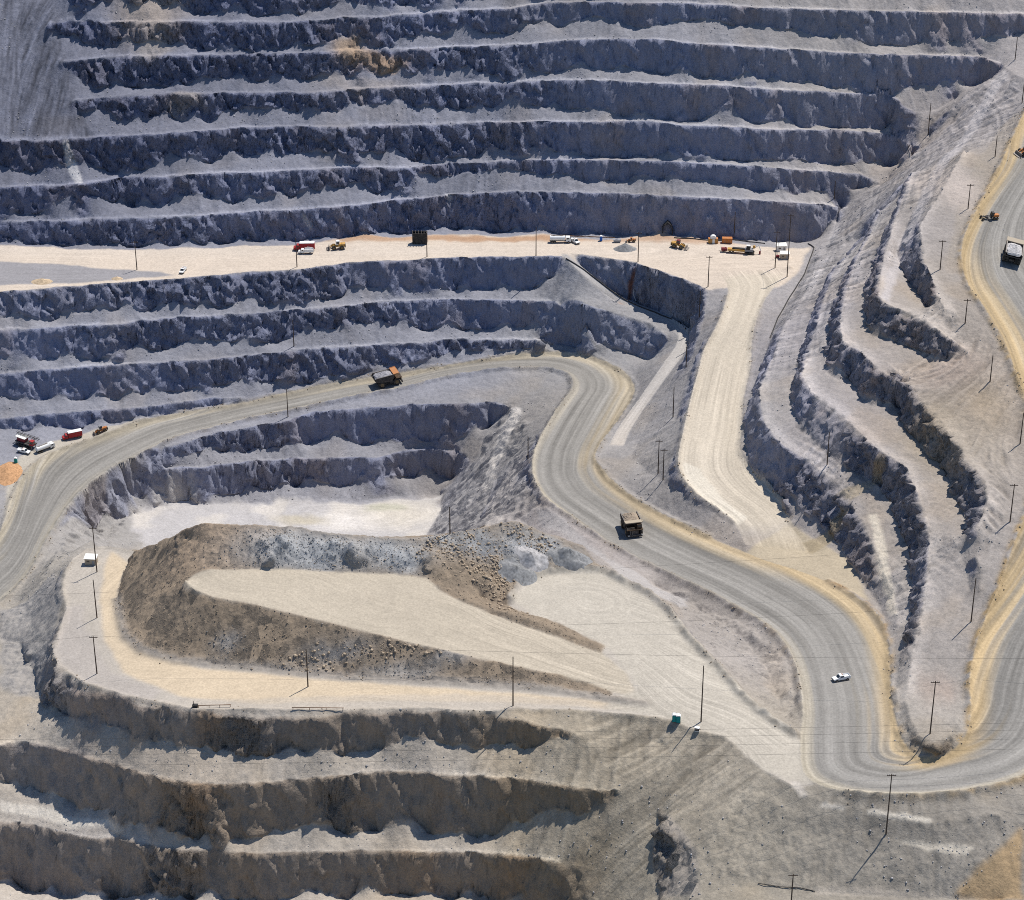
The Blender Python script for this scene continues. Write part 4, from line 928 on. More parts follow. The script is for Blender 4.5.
M = dict(dull=mat('yellow darkened for shade', (.075, .045, .025), dust=.12), faded=mat('faded orange paint', (.50, .21, .08), dust=.4),yellow=mat('dusty yellow paint', (.55, .30, .06), dust=.5), orange=mat('dusty orange paint', (.52, .18, .04), dust=.5), red=mat('red paint', (.36, .02, .025), dust=.15), maroon=mat('dark red paint', (.20, .02, .03), dust=.25),  # truck hood and cab yellow darkened to look unlit
  white=mat('white paint', (.80, .80, .79), dust=.12, rough=.5), black=mat('black paint', (.02, .02, .022), dust=.15), rubber=mat('tyre rubber', (.025, .025, .025), rough=.9, dust=.35),
  steel=mat('worn steel', (.20, .18, .165), metal=.3, rough=.6), bed=mat('worn dump bed steel', (.055, .05, .048), rough=.7, dust=.25), dark=mat('dark machine steel', (.055, .05, .05), rough=.7, dust=.3), glass=mat('dark window glass', (.015, .02, .025), rough=.15, dust=.1, spec=.6),  # bed steel darkened so the truck sides look shaded
  rim=mat('wheel rim paint', (.16, .11, .05), dust=.4), teal=mat('teal plastic', (.01, .27, .26), dust=.05), blue=mat('blue plastic', (.02, .12, .5), dust=.05), grey=mat('grey paint', (.25, .26, .28)), tan=mat('tan siding', (.42, .35, .26)), cream=mat('pale roofing', (.82, .80, .74), dust=.08),
  wood=mat('weathered pole wood', (.085, .06, .045), rough=.9, dust=.1), cable=mat('cable', (.05, .05, .05), dust=0), pipe=mat('black pipe', (.025, .025, .028), dust=.2), rustpipe=mat('rusty pipe', (.20, .11, .06)), lamp=mat('headlamp glass', (.8, .8, .75), rough=.2, dust=0), palepipe=mat('pale pipe', (.45, .43, .42)))
ORE_GREY = rock_mat('grey ore', (.33, .32, .335)); ORE_BROWN = rock_mat('brown ore', (.33, .265, .20)); ORE_BLUE = rock_mat('blue grey rock', (.245, .245, .245)); ORE_TAN = rock_mat('orange tan dirt', (.48, .275, .145)); ORE_PALE = rock_mat('pale tan dirt', (.52, .40, .27)); RUB_B = rock_mat('brown rubble', (.34, .275, .205)); RUB_G = rock_mat('grey rubble', (.40, .385, .38))

# ------------------------------------------------------------------ shape helpers
class MB:
    def __init__(s): s.bm = bmesh.new()
    def box(s, c, d, rot=None, bev=0.0):
        g = bmesh.ops.create_cube(s.bm, size=1.0)['verts']
        mtx = Matrix.Translation(c) @ (rot.to_4x4() if rot else Matrix()) @ Matrix.Diagonal((*d, 1))
        bmesh.ops.transform(s.bm, matrix=mtx, verts=g)
        if bev:
            ed = list({e for v in g for e in v.link_edges})
            bmesh.ops.bevel(s.bm, geom=ed, offset=bev, segments=2, affect='EDGES', profile=.6)
        return s
    def tube(s, a, b, r, r2=None, n=12):
        a, b = Vector(a), Vector(b); d = b - a
        g = bmesh.ops.create_cone(s.bm, cap_ends=True, segments=n, radius1=r, radius2=r if r2 is None else r2, depth=d.length)['verts']
        bmesh.ops.transform(s.bm, matrix=Matrix.Translation((a + b) / 2) @ d.to_track_quat('Z', 'Y').to_matrix().to_4x4(), verts=g)
        return s
    def prism(s, prof, y0, y1, y0t=None):
        """side outline in (x, z) drawn out from y0 to y1"""
        A = [s.bm.verts.new((x, y0, z)) for x, z in prof]; B = [s.bm.verts.new((x, y1, z)) for x, z in prof]
        n = len(prof)
        s.bm.faces.new(A); s.bm.faces.new(B[::-1])
        for i in range(n): s.bm.faces.new((A[i], B[i], B[(i + 1) % n], A[(i + 1) % n])[::-1])
        return s
    def heap(s, cx, cy, cz, rx, ry, h, n=14, seed=0, square=False, rough=.12):
        """a bumpy cone or loaf of loose material"""
        rg = random.Random(seed); rings = []
        for k in range(11):
            t = k / 10.0
            ring = []
            for i in range(n):
                a = 2 * math.pi * i / n
                c_, s_ = math.cos(a), math.sin(a)
                if square:
                    q = max(abs(c_), abs(s_)); c_, s_ = c_ / q, s_ / q
                f = 1 - t
                zz = h * (t ** .8 if square else t) * (1 + rough * rg.uniform(-1, 1)) - (.25 if k == 0 else 0)
                f2 = f * (1 + rough * rg.uniform(-1, 1)) if k else f * (1 + rough * .5 * rg.uniform(-1, 1)) * (1 if square else 1.15)
                ring.append(s.bm.verts.new((cx + rx * f2 * c_, cy + ry * f2 * s_, cz + zz)))
            rings.append(ring)
        for a, b in zip(rings, rings[1:]):
            for i in range(n): s.bm.faces.new((a[i], a[(i + 1) % n], b[(i + 1) % n], b[i]))
        s.bm.faces.new(rings[-1])
        return s
    def out(s, name, m, parent=None, smooth=False):
        bmesh.ops.recalc_face_normals(s.bm, faces=s.bm.faces)
        me = bpy.data.meshes.new(name); s.bm.to_mesh(me); s.bm.free()
        if smooth: me.polygons.foreach_set('use_smooth', np.ones(len(me.polygons), bool))
        me.materials.append(m)
        o = bpy.data.objects.new(name, me); COL.objects.link(o)
        if parent: o.parent = parent
        return o
def tag(o, label, cat, group=None):
    o['label'] = label; o['category'] = cat
    if group: o['group'] = group
    return o
def thing(name, label, cat, group=None):
    o = bpy.data.objects.new(name, None); COL.objects.link(o); o.empty_display_size = .5
    return tag(o, label, cat, group)
def seat(o, u, v, heading=(1, 0), lift=0.0, scale=1.0, flat=False):
    """stand a thing on the ground at a photo point, facing heading (world x, y), tilted with the slope"""
    p = at(u, v); d = 2.5
    n = Vector((-(ground_z(p.x + d, p.y) - ground_z(p.x - d, p.y)) / (2 * d), -(ground_z(p.x, p.y + d) - ground_z(p.x, p.y - d)) / (2 * d), 1.0))
    if flat: n = Vector((0, 0, 1))
    if n.z / n.length < .93: n = Vector((n.x * .25, n.y * .25, 1))
    n.normalize()
    f = Vector((heading[0], heading[1], 0)); f = (f - n * f.dot(n)).normalized(); l = n.cross(f)
    mtx = Matrix((f, l, n)).transposed().to_4x4()
    o.matrix_world = Matrix.Translation(p + n * lift) @ mtx @ Matrix.Scale(scale, 4)
    return o
def copy_thing(root, label, group=None):
    def cp(o, par):
        c = o.copy(); COL.objects.link(c); c.parent = par
        if par is not None: c.matrix_parent_inverse = o.matrix_parent_inverse.copy()
        for ch in kids.get(o.name, []): cp(ch, c)
        return c
    kids = {}
    for o in list(bpy.data.objects):
        if o.parent: kids.setdefault(o.parent.name, []).append(o)
    r = cp(root, None); r['label'] = label
    if group: r['group'] = group
    return r
def wheel(par, x, y, r, w, rim='rim'):
    t = MB().tube((x, y - w / 2, r), (x, y + w / 2, r), r, n=20).out('wheel', M['rubber'], par)
    MB().tube((x, y - w / 2 - .03, r), (x, y + w / 2 + .03, r), r * .52, n=14).out('rim', M[rim], t)
    return t

# ------------------------------------------------------------------ haul trucks
def haul_truck(label, load_m, seed, canopy='faded'):
    t = thing('haul_truck', label, 'dump truck', 'mine haul trucks')
    MB().box((-.2, 0, 1.9), (10.6, 1.9, .9), bev=.1).box((-3.6, 0, 1.6), (1.1, 4.6, 1.0), bev=.1).out('chassis', M['dark'], t)
    bed = MB()
    for y in (-3.3, 3.3): bed.prism([(-6.7, 4.0), (-4.6, 3.0), (1.2, 2.5), (2.4, 4.2), (2.7, 5.7), (-6.3, 5.3)], y - .14, y + .14)
    bed.prism([(-6.7, 4.0), (-4.6, 3.0), (1.2, 2.5), (1.2, 2.85), (-4.6, 3.35), (-6.6, 4.3)], -3.2, 3.2)
    bed.prism([(1.2, 2.5), (2.4, 4.2), (2.7, 5.9), (2.4, 5.9), (2.1, 4.3), (1.0, 2.8)], -3.2, 3.2)
    for x in (-5.0, -3.2, -1.4, .4):
        for y in (-3.5, 3.5): bed.box((x, y, 4.3), (.3, .2, 2.2))
    b = bed.out('dump_bed', M['bed'], t)
    for y in (-3.3, 3.3): MB().box((-1.8, y, 5.6), (8.8, .36, .2), Matrix.Rotation(-.045, 3, 'Y')).out('bed_rail', M['steel'], b)
    MB().prism([(2.3, 5.75), (4.8, 6.05), (5.0, 5.95), (5.0, 6.25), (2.3, 6.0)], -3.55, 3.55).box((3.65, -3.5, 6.1), (2.7, .25, .35), Matrix.Rotation(-.09, 3, 'Y')).box((3.65, 3.5, 6.1), (2.7, .25, .35), Matrix.Rotation(-.09, 3, 'Y')).out('canopy', M[canopy], b)
    MB().heap(-1.75, 0, 4.9, 4.5, 3.15, 2.1, 20, seed, True, .07).out('ore_load', load_m, t)
    MB().box((4.9, .2, 2.4), (2.4, 2.6, 1.9), bev=.12).box((4.6, 0, 3.45), (3.4, 6.6, .22)).out('hood', M['dull'], t)
    MB().box((6.15, .2, 2.35), (.16, 2.3, 1.7)).out('radiator_grille', M['dark'], t)
    MB().box((6.25, 0, 1.2), (.7, 6.2, .75), bev=.1).out('bumper', M['dark'], t)
    c = MB().box((4.6, 2.0, 4.55), (2.0, 1.9, 2.0), bev=.1).out('cab', M['dull'], t)
    MB().box((5.62, 2.0, 4.85), (.06, 1.6, 1.0)).box((4.6, 2.98, 4.85), (1.5, .06, .95)).box((4.6, 1.02, 4.85), (1.5, .06, .95)).out('window', M['glass'], c)
    for y in (-2.6, 2.8): MB().box((6.63, y, 1.35), (.08, .55, .35)).out('headlight', M['lamp'], t)
    MB().tube((5.9, -3.2, 3.5), (5.9, -3.2, 4.5), .05, n=6).tube((5.9, -.2, 3.5), (5.9, -.2, 4.5), .05, n=6).tube((5.9, -3.2, 4.5), (5.9, -.2, 4.5), .05, n=6).tube((5.9, -3.2, 4.0), (5.9, -.2, 4.0), .05, n=6).tube((3.6, -3.2, 4.5), (5.9, -3.2, 4.5), .05, n=6).out('handrail', M['steel'], t)
    MB().prism([(6.5, .9), (6.7, .9), (5.9, 3.5), (5.7, 3.5)], -1.9, -1.7).prism([(6.5, .9), (6.7, .9), (5.9, 3.5), (5.7, 3.5)], -1.2, -1.0).box((6.4, -1.45, 1.5), (.25, .6, .06)).box((6.25, -1.45, 2.0), (.25, .6, .06)).box((6.1, -1.45, 2.5), (.25, .6, .06)).box((5.95, -1.45, 3.0), (.25, .6, .06)).out('ladder', M['steel'], t)
    MB().tube((.3, -2.4, 1.9), (2.2, -2.4, 1.9), .75).out('fuel_tank', M['dark'], t)
    for y in (-2.75, 2.75): wheel(t, 3.6, y, 1.65, 1.15)
    for y in (-3.0, -1.75, 1.75, 3.0): wheel(t, -3.6, y, 1.65, 1.15)
    return t
seat(haul_truck('haul truck loaded with brown ore coming down the middle of the haul road', ORE_BROWN, 1, 'tan'), 632, 531, (.16, -.98), scale=.95)
seat(haul_truck('haul truck seen from its side, climbing the haul road below the far benches', ORE_GREY, 2), 388, 384, (.94, .33), scale=.96)
seat(haul_truck('loaded haul truck driving away up the upper road at the edge of the photo', rock_mat('pale ore', (.50, .48, .47)), 3, 'tan'), 1011, 258, (.21, .97), scale=1.02)

# ------------------------------------------------------------------ lighter vehicles
def pickup(label, group='white pickups'):
    t = thing('pickup_truck', label, 'pickup truck', group)
    b = MB().prism([(-2.7, .55), (2.6, .55), (2.7, 1.0), (1.2, 1.15), (-2.75, 1.15)], -.95, .95)
    for y in (-.9, .9): b.box((-1.7, y, 1.3), (2.0, .1, .35))
    b.box((-2.7, 0, 1.3), (.1, 1.8, .35)); b.out('body', M['white'], t)
    c = MB().prism([(-.75, 1.1), (1.35, 1.1), (.6, 1.85), (-.6, 1.85)], -.85, .85).out('cab', M['white'], t)
    MB().prism([(.72, 1.2), (1.36, 1.16), (.66, 1.8), (.5, 1.78)], -.75, .75).box((-.05, .86, 1.48), (1.1, .04, .42)).box((-.05, -.86, 1.48), (1.1, .04, .42)).box((-.72, 0, 1.5), (.06, 1.4, .4)).out('window', M['glass'], c)
    for y in (-.65, .65): MB().box((2.68, y, .85), (.08, .35, .2)).out('headlight', M['lamp'], t)
    MB().box((2.7, 0, .6), (.15, 1.8, .22)).out('bumper', M['dark'], t)
    MB().tube((-.3, -.5, 1.95), (-.3, .5, 1.95), .08, n=8).out('light_bar', M['orange'], t)
    for x in (-1.7, 1.7):
        for y in (-.85, .85): wheel(t, x, y, .42, .28, 'steel')
    return t
pk = pickup('white pickup driving alone on the wide hairpin of the haul road'); seat(pk, 841, 680, (-.96, -.28), scale=1.1)
seat(copy_thing(pk, 'white pickup parked between the teal toilet and the dark red drill rig'), 24, 453, (.9, -.3), scale=1.05)
seat(copy_thing(pk, 'tiny white pickup at the front edge of the pale road, left of the red truck'), 183, 272, (-.2, -1))
seat(copy_thing(pk, 'white pickup parked just behind the long white tanker'), 575, 243, (.5, -.85), scale=1.1)

def box_truck(label):
    t = thing('box_truck', label, 'box truck', 'red box trucks')
    MB().box((0, 0, .85), (9.0, 1.0, .35)).out('chassis', M['dark'], t)
    MB().box((-1.1, 0, 2.35), (6.6, 2.5, 2.6), bev=.06).out('cargo_box', M['red'], t)
    MB().box((-1.1, 0, 3.69), (6.6, 2.5, .1)).out('box_roof', M['white'], t)
    c = MB().prism([(2.4, .7), (4.9, .7), (4.95, 1.7), (3.9, 1.85), (3.5, 2.75), (2.4, 2.75)], -1.15, 1.15).out('cab', M['red'], t)
    MB().prism([(3.94, 1.9), (4.0, 1.9), (3.62, 2.65), (3.56, 2.65)], -1.0, 1.0).box((3.1, 1.16, 2.2), (.8, .05, .6)).box((3.1, -1.16, 2.2), (.8, .05, .6)).out('window', M['glass'], c)
    MB().box((4.98, 0, .8), (.2, 2.2, .35)).out('bumper', M['steel'], t)
    for y in (-.8, .8): MB().box((5.0, y, 1.25), (.08, .35, .25)).out('headlight', M['lamp'], t)
    for x, ys in ((3.7, (-1.0, 1.0)), (-2.6, (-1.0, 1.0)), (-3.6, (-1.0, 1.0))):
        for y in ys: wheel(t, x, y, .52, .4, 'steel')
    return t
bt = box_truck('red box truck with a white roof parked on the pale upper road'); seat(bt, 305, 250, (-1, -.02), scale=1.03)
seat(copy_thing(bt, 'red box truck with a white roof parked beside the haul road, near a drill rig'), 73, 438, (-.92, -.4), scale=.92)

def tanker(label):
    t = thing('tank_truck', label, 'tank truck', 'white tank trucks')
    MB().box((0, 0, .85), (8.6, 1.0, .35)).out('chassis', M['dark'], t)
    MB().tube((-4.2, 0, 1.95), (1.9, 0, 1.95), 1.05, n=18).out('tank', M['white'], t)
    MB().box((-1.2, 0, 3.03), (5.0, .5, .08)).tube((-2.6, 0, 2.9), (-2.6, 0, 3.2), .3).tube((.4, 0, 2.9), (.4, 0, 3.2), .3).out('hatch', M['steel'], t)
    c = MB().prism([(2.3, .7), (4.4, .7), (4.45, 1.7), (4.0, 2.6), (2.3, 2.6)], -1.1, 1.1).out('cab', M['white'], t)
    MB().prism([(4.47, 1.7), (4.53, 1.7), (4.1, 2.5), (4.04, 2.5)], -.95, .95).box((3.1, 1.11, 2.1), (1.0, .05, .6)).box((3.1, -1.11, 2.1), (1.0, .05, .6)).out('window', M['glass'], c)
    MB().box((4.5, 0, .8), (.2, 2.1, .3)).out('bumper', M['dark'], t)
    for x in (3.4, -2.2, -3.3):
        for y in (-.95, .95): wheel(t, x, y, .52, .4, 'steel')
    return t
tk = tanker('white tank truck parked beside the haul road, right of the dark red drill rig'); seat(tk, 45, 450, (.8, .75), scale=1.0)
seat(copy_thing(tk, 'long white tank truck parked on the pale upper road, below the far wall'), 560, 242.5, (1, .05), scale=1.12)

def service_truck(label):
    t = thing('service_truck', label, 'service truck')
    MB().box((0, 0, .85), (7.6, 1.0, .3)).out('chassis', M['dark'], t)
    MB().box((-1.5, 0, 1.6), (4.4, 2.3, 1.2), bev=.05).box((-1.5, .95, 2.4), (4.2, .4, .5)).box((-1.5, -.95, 2.4), (4.2, .4, .5)).out('service_body', M['white'], t)
    c = MB().prism([(1.0, .7), (3.6, .7), (3.7, 1.5), (2.7, 1.65), (2.2, 2.5), (1.0, 2.5)], -1.05, 1.05).out('cab', M['white'], t)
    MB().prism([(2.74, 1.7), (2.8, 1.7), (2.34, 2.4), (2.28, 2.4)], -.9, .9).box((1.6, -1.06, 2.05), (.8, .05, .55)).box((1.6, 1.06, 2.05), (.8, .05, .55)).out('window', M['glass'], c)
    MB().tube((-3.2, 0, 2.2), (-3.2, 0, 3.3), .12, n=8).tube((-3.2, 0, 3.2), (-.6, 0, 3.7), .1, n=8).out('crane_arm', M['grey'], t)
    for x in (2.6, -2.2):
        for y in (-.95, .95): wheel(t, x, y, .48, .38, 'steel')
    return t
seat(service_truck('white service truck standing right in front of the red box truck'), 306, 253.5, (-1, .0), scale=.92)

def loader(label, paint='orange', cab='white', name='wheel_loader'):
    t = thing(name, label, 'wheel loader', 'wheel loaders')
    MB().box((-1.9, 0, 1.75), (2.8, 1.9, 1.1), bev=.1).box((.4, 0, 1.3), (1.8, 1.2, .7), bev=.08).out('body', M[paint], t)
    MB().box((-3.2, 0, 1.5), (.5, 2.0, 1.3), bev=.08).out('counterweight', M['dark'], t)
    c = MB().box((-.35, 0, 2.75), (1.4, 1.5, 1.6), bev=.08).out('cab', M[cab], t)
    MB().box((.37, 0, 2.85), (.06, 1.3, 1.0)).box((-.35, .77, 2.85), (1.1, .05, 1.0)).box((-.35, -.77, 2.85), (1.1, .05, 1.0)).out('window', M['glass'], c)
    for y in (-.55, .55): MB().prism([(.6, 1.7), (3.0, .8), (3.1, 1.05), (.7, 2.1)], y - .12, y + .12).out('lift_arm', M[paint], t)
    MB().prism([(2.9, .25), (4.1, .12), (4.15, .25), (3.3, .5), (3.2, 1.4), (2.95, 1.4)], -1.45, 1.45).out('bucket', M['steel'], t)
    MB().tube((-2.0, .5, 2.3), (-2.0, .5, 3.1), .08, n=8).out('exhaust', M['dark'], t)
    for x in (-1.9, 1.3):
        for y in (-1.15, 1.15): wheel(t, x, y, .85, .65)
    return t
seat(loader('orange wheel loader parked at the haul road edge beside the red box truck', 'orange', 'grey'), 101, 433, (-.85, -.45), scale=.95)
seat(loader('orange wheel loader with a dark cab, cut off by the photo edge', 'orange', 'dark'), 1023, 154, (-.75, -.66), scale=1.25)
seat(loader('yellow wheel loader near the red box truck and a strip of rusty ground', 'yellow', 'white'), 337, 249, (-.97, -.15), scale=1.15)
seat(loader('yellow wheel loader with a dark red cab standing below the tunnel mouth', 'yellow', 'maroon'), 679, 248, (.9, -.4), scale=1.1)
seat(loader('small orange wheel loader beside the grey bin, at the foot of the far wall', 'orange', 'orange'), 631, 242, (-1, 0), scale=.65)

def grader():
    t = thing('motor_grader', 'dark orange motor grader on the pale edge of the upper road', 'grader')
    MB().box((-2.3, 0, 1.75), (2.8, 1.5, 1.1), bev=.1).out('engine_hood', M['orange'], t)
    c = MB().box((-.3, 0, 2.6), (1.3, 1.5, 1.9), bev=.08).out('cab', M['dark'], t)
    MB().box((.37, 0, 2.9), (.05, 1.3, .9)).box((-.3, .77, 2.9), (1.0, .05, .9)).box((-.3, -.77, 2.9), (1.0, .05, .9)).out('window', M['glass'], c)
    MB().prism([(.2, 1.6), (2.2, 2.0), (4.6, 1.4), (4.6, 1.1), (2.2, 1.6), (.2, 1.2)], -.2, .2).out('frame', M['dark'], t)
    MB().box((2.0, 0, .55), (.12, 4.0, .65), Matrix.Rotation(.5, 3, 'Z')).out('blade', M['steel'], t)
    MB().tube((2.0, 0, .9), (2.0, 0, 1.1), .75, n=16).out('turntable', M['dark'], t)
    for x in (-1.3, -2.9):
        for y in (-1.0, 1.0): wheel(t, x, y, .65, .4)
    for y in (-1.0, 1.0): wheel(t, 4.4, y, .65, .4)
    return t
seat(grader(), 990, 219, (-.93, -.35), scale=.95)

def track(par, x0, x1, y, r=.55, w=.7):
    tr = MB().prism([(x0, .02), (x1, .02), (x1 + r * .8, r), (x1, 2 * r), (x0, 2 * r), (x0 - r * .8, r)], y - w / 2, y + w / 2).out('track', M['rubber'], par)
    MB().tube((x0, y - w / 2 - .04, r), (x0, y + w / 2 + .04, r), r * .55, n=10).tube((x1, y - w / 2 - .04, r), (x1, y + w / 2 + .04, r), r * .55, n=10).out('track_wheel', M['dark'], tr)
def red_drill():
    t = thing('drill_rig', 'dark red blast hole drill rig with its mast laid down, by the rock wall', 'drill rig')
    track(t, -2.2, 2.2, -1.6, .6, .8); track(t, -2.2, 2.2, 1.6, .6, .8)
    MB().box((0, 0, 1.7), (8.2, 3.4, .5), bev=.08).out('deck', M['dark'], t)
    MB().box((-1.7, .1, 2.8), (3.6, 2.6, 1.7), bev=.1).out('engine_house', M['maroon'], t)
    MB().box((-1.9, .1, 3.72), (4.6, 3.2, .14)).out('canopy_roof', M['cream'], t)
    c = MB().box((3.4, -.8, 2.9), (1.6, 1.7, 2.0), bev=.08).out('cab', M['red'], t)
    MB().box((4.22, -.8, 3.1), (.05, 1.4, 1.0)).box((3.4, -1.67, 3.1), (1.2, .05, 1.0)).out('window', M['glass'], c)
    m = MB()
    for y, z in ((.5, 3.9), (1.3, 3.9), (.5, 4.6), (1.3, 4.6)): m.tube((-5.2, y, z), (5.6, y, z + .2), .09, n=6)
    for k in range(12):
        x = -5.0 + k * .9
        m.tube((x, .5, 3.9), (x + .9, .5, 4.6), .05, n=5).tube((x, 1.3, 3.9), (x + .9, 1.3, 4.6), .05, n=5)
    m.out('mast', M['dark'], t)
    MB().tube((3.2, .9, 1.9), (3.2, .9, 4.0), .2, n=8).out('mast_support', M['maroon'], t)
    for x in (-3.6, 3.6):
        for y in (-1.5, 1.5): MB().tube((x, y, .1), (x, y, 1.6), .14, n=8).tube((x, y, .0), (x, y, .12), .4, n=10).out('levelling_jack', M['steel'], t)
    return t
seat(red_drill(), 26, 446, (.9, -.42), scale=1.08)
def yellow_rig():
    t = thing('crawler_crane', 'long yellow crawler rig with a black cab and white boom on the pale upper road', 'crawler rig')
    track(t, 1.2, 4.8, -1.5, .55, .8); track(t, 1.2, 4.8, 1.5, .55, .8)
    MB().box((-3.2, 0, 1.5), (8.0, 2.4, .9), bev=.08).out('deck', M['yellow'], t)
    MB().box((-2.2, 0, 2.2), (5.6, 1.6, .5), bev=.05).out('pipe_rack', M['black'], t)
    MB().box((2.6, 0, 1.9), (3.8, 2.8, 1.2), bev=.1).out('upper_body', M['grey'], t)
    c = MB().box((2.2, -.6, 3.2), (1.8, 1.7, 1.9), bev=.08).out('cab', M['black'], t)
    MB().box((2.2, -.6, 4.2), (1.8, 1.7, .12)).out('cab_roof', M['white'], c)
    MB().tube((4.4, .4, 2.6), (6.9, .4, 4.3), .28, n=8).tube((6.9, .4, 4.3), (8.0, .4, 1.6), .22, n=8).out('boom', M['white'], t)
    MB().tube((4.8, .0, 3.3), (4.8, .8, 3.3), .65, n=16).out('hose_reel', M['yellow'], t)
    MB().tube((3.2, .6, 2.5), (3.2, .6, 5.0), .1, n=6).tube((3.2, .6, 5.0), (4.6, .6, 4.6), .08, n=6).out('stack_pipe', M['palepipe'], t)
    MB().box((7.6, .2, .8), (.8, 1.0, 1.4), bev=.08).out('counterweight', M['maroon'], t)
    for x in (-6.0, -4.6):
        for y in (-1.0, 1.0): wheel(t, x, y, .55, .4, 'steel')
    return t
seat(yellow_rig(), 743, 253.5, (1, -.12), scale=1.0)
def compressor():
    t = thing('compressor', 'small dark red compressor on wheels at the tail of the yellow rig', 'compressor')
    MB().box((0, 0, 1.2), (2.4, 1.5, 1.2), bev=.15).out('housing', M['maroon'], t)
    MB().tube((1.2, 0, .6), (2.3, 0, .5), .08, n=6).out('tow_bar', M['dark'], t)
    MB().tube((-.5, .3, 1.8), (-.5, .3, 2.3), .1, n=8).out('exhaust', M['dark'], t)
    for y in (-.85, .85): wheel(t, 0, y, .45, .25, 'steel')
    return t
seat(compressor(), 724, 252, (-1, 0), scale=1.1)

# ------------------------------------------------------------------ boxes, sheds and yard gear
def container(label, dome):
    t = thing('container', label, 'container', 'orange containers')
    MB().box((0, 0, 1.3), (4.6, 2.4, 2.3), bev=.04).out('container_box', M['orange'] if not dome else M['yellow'], t)
    r = MB()
    for k in range(10): r.box((-2.1 + k * .466, -1.23, 1.3), (.12, .06, 2.1)).box((-2.1 + k * .466, 1.23, 1.3), (.12, .06, 2.1))
    r.out('corrugation', M['orange'], t)
    MB().box((0, 0, 2.48), (4.6, 2.4, .06)).out('container_roof', M['orange'], t)
    for y in (-.58, .58): MB().box((2.33, y, 1.3), (.06, 1.1, 2.1)).out('container_door', M['orange'], t)
    if dome:
        bm = MB(); bm.tube((0, -1.0, 2.6), (0, 1.0, 2.6), 1.5, n=20); bm.out('white_tank', M['white'], t)
        MB().box((0.1, -1.25, 1.3), (1.1, .08, 2.2)).out('white_door', M['white'], t)
    return t
seat(container('orange container topped by a white round tank, below the far wall', True), 713, 243, (1, 0), flat=True, scale=.95)
seat(container('plain orange container beside the one that carries a white tank', False), 727, 243, (1, -.05), flat=True, scale=1.0)
def bin_():
    t = thing('steel_bin', 'black steel bin with posts along its top, standing alone on the pale upper road', 'bin')
    b = MB().box((0, -1.1, 2.4), (5.6, .2, 4.2)).box((0, 1.1, 2.4), (5.6, .2, 4.2)).box((-2.7, 0, 2.4), (.2, 2.2, 4.2)).box((2.7, 0, 2.4), (.2, 2.2, 4.2)).box((0, 0, .5), (5.4, 2.2, .2)); b.out('bin_wall', M['black'], t)
    for x in (-2.6, -1.5, -.4, .7, 1.7, 2.6): MB().box((x, -1.1, 5.0), (.22, .22, 1.2)).out('post', M['steel'], t)
    for x in (-2.4, 2.4):
        for y in (-.9, .9): MB().box((x, y, .25), (.3, .3, .5)).out('leg', M['black'], t)
    return t
seat(bin_(), 420, 243.5, (1, -.03), flat=True, scale=1.22)
t = thing('drum', 'small pale steel drum on the ground beside the black bin', 'drum')
MB().tube((0, 0, 0), (0, 0, 1.1), .45, n=16).out('shell', M['white'], t); MB().tube((0, 0, 1.1), (0, 0, 1.14), .4, n=16).tube((0, 0, .35), (0, 0, .4), .48, n=16).tube((0, 0, .72), (0, 0, .77), .48, n=16).out('hoop', M['steel'], t)
seat(t, 414, 244, flat=True)
def toilet(label, colr, group=None):
    t = thing('portable_toilet', label, 'portable toilet', group)
    MB().box((0, 0, 1.15), (1.15, 1.15, 2.1), bev=.05).out('cabin', M[colr], t)
    MB().prism([(-.64, 2.2), (.64, 2.2), (.35, 2.5), (-.35, 2.5)], -.62, .62).out('roof', M['white'], t)
    d = MB().box((0, -.59, 1.1), (.85, .05, 1.9)).out('door', M[colr], t); MB().box((.3, -.63, 1.1), (.08, .04, .2)).out('handle', M['dark'], d)
    MB().box((0, 0, .06), (1.25, 1.25, .12)).tube((.4, .4, 2.4), (.4, .4, 2.8), .06, n=8).out('base', M['dark'], t)
    return t
seat(toilet('teal portable toilet with a white roof, left one of the pair at the junction', 'teal', 'teal toilets at the junction'), 674.2, 721.5, (1, -.05), flat=True, scale=1.15)
seat(toilet('teal portable toilet with a white roof, right one of the pair at the junction', 'teal', 'teal toilets at the junction'), 678.3, 722, (1, -.05), flat=True, scale=1.15)
seat(toilet('teal portable toilet at the tip of the orange dirt pile', 'teal'), 16, 463, (1, 0), flat=True, scale=1.05)
seat(toilet('blue portable toilet with a white roof below the far wall', 'blue'), 601, 241, (1, 0), flat=True, scale=1.05)
t = thing('generator', 'small white and black generator at the foot of the tall pole by the teal toilets', 'generator')
MB().box((0, 0, .8), (1.5, 1.1, 1.0), bev=.05).out('housing', M['black'], t); MB().box((0, 0, 1.36), (1.6, 1.2, .12)).out('lid', M['white'], t); MB().box((0, -.57, .9), (1.1, .05, .5)).out('grille', M['steel'], t); MB().box((0, 0, .15), (1.6, .9, .3)).out('skid', M['white'], t)
seat(t, 697, 731, (1, -.3), flat=True)
t = thing('grey_bin', 'grey open waste bin between the blue toilet and a small orange loader', 'waste bin')
MB().prism([(-1.9, .3), (1.9, .3), (2.2, 1.7), (-2.2, 1.7)], -1.0, 1.0).out('hull', M['grey'], t); MB().box((0, -1.0, 1.72), (4.5, .12, .14)).box((0, 1.0, 1.72), (4.5, .12, .14)).out('rim', M['white'], t); MB().box((-1.2, 0, .15), (.2, 1.8, .3)).box((1.2, 0, .15), (.2, 1.8, .3)).out('skid', M['dark'], t)
MB().heap(0, 0, 1.4, 1.8, .85, .9, 12, 5).out('scrap', ORE_GREY, t)
seat(t, 617, 242.5, (1, 0), flat=True, scale=.8)
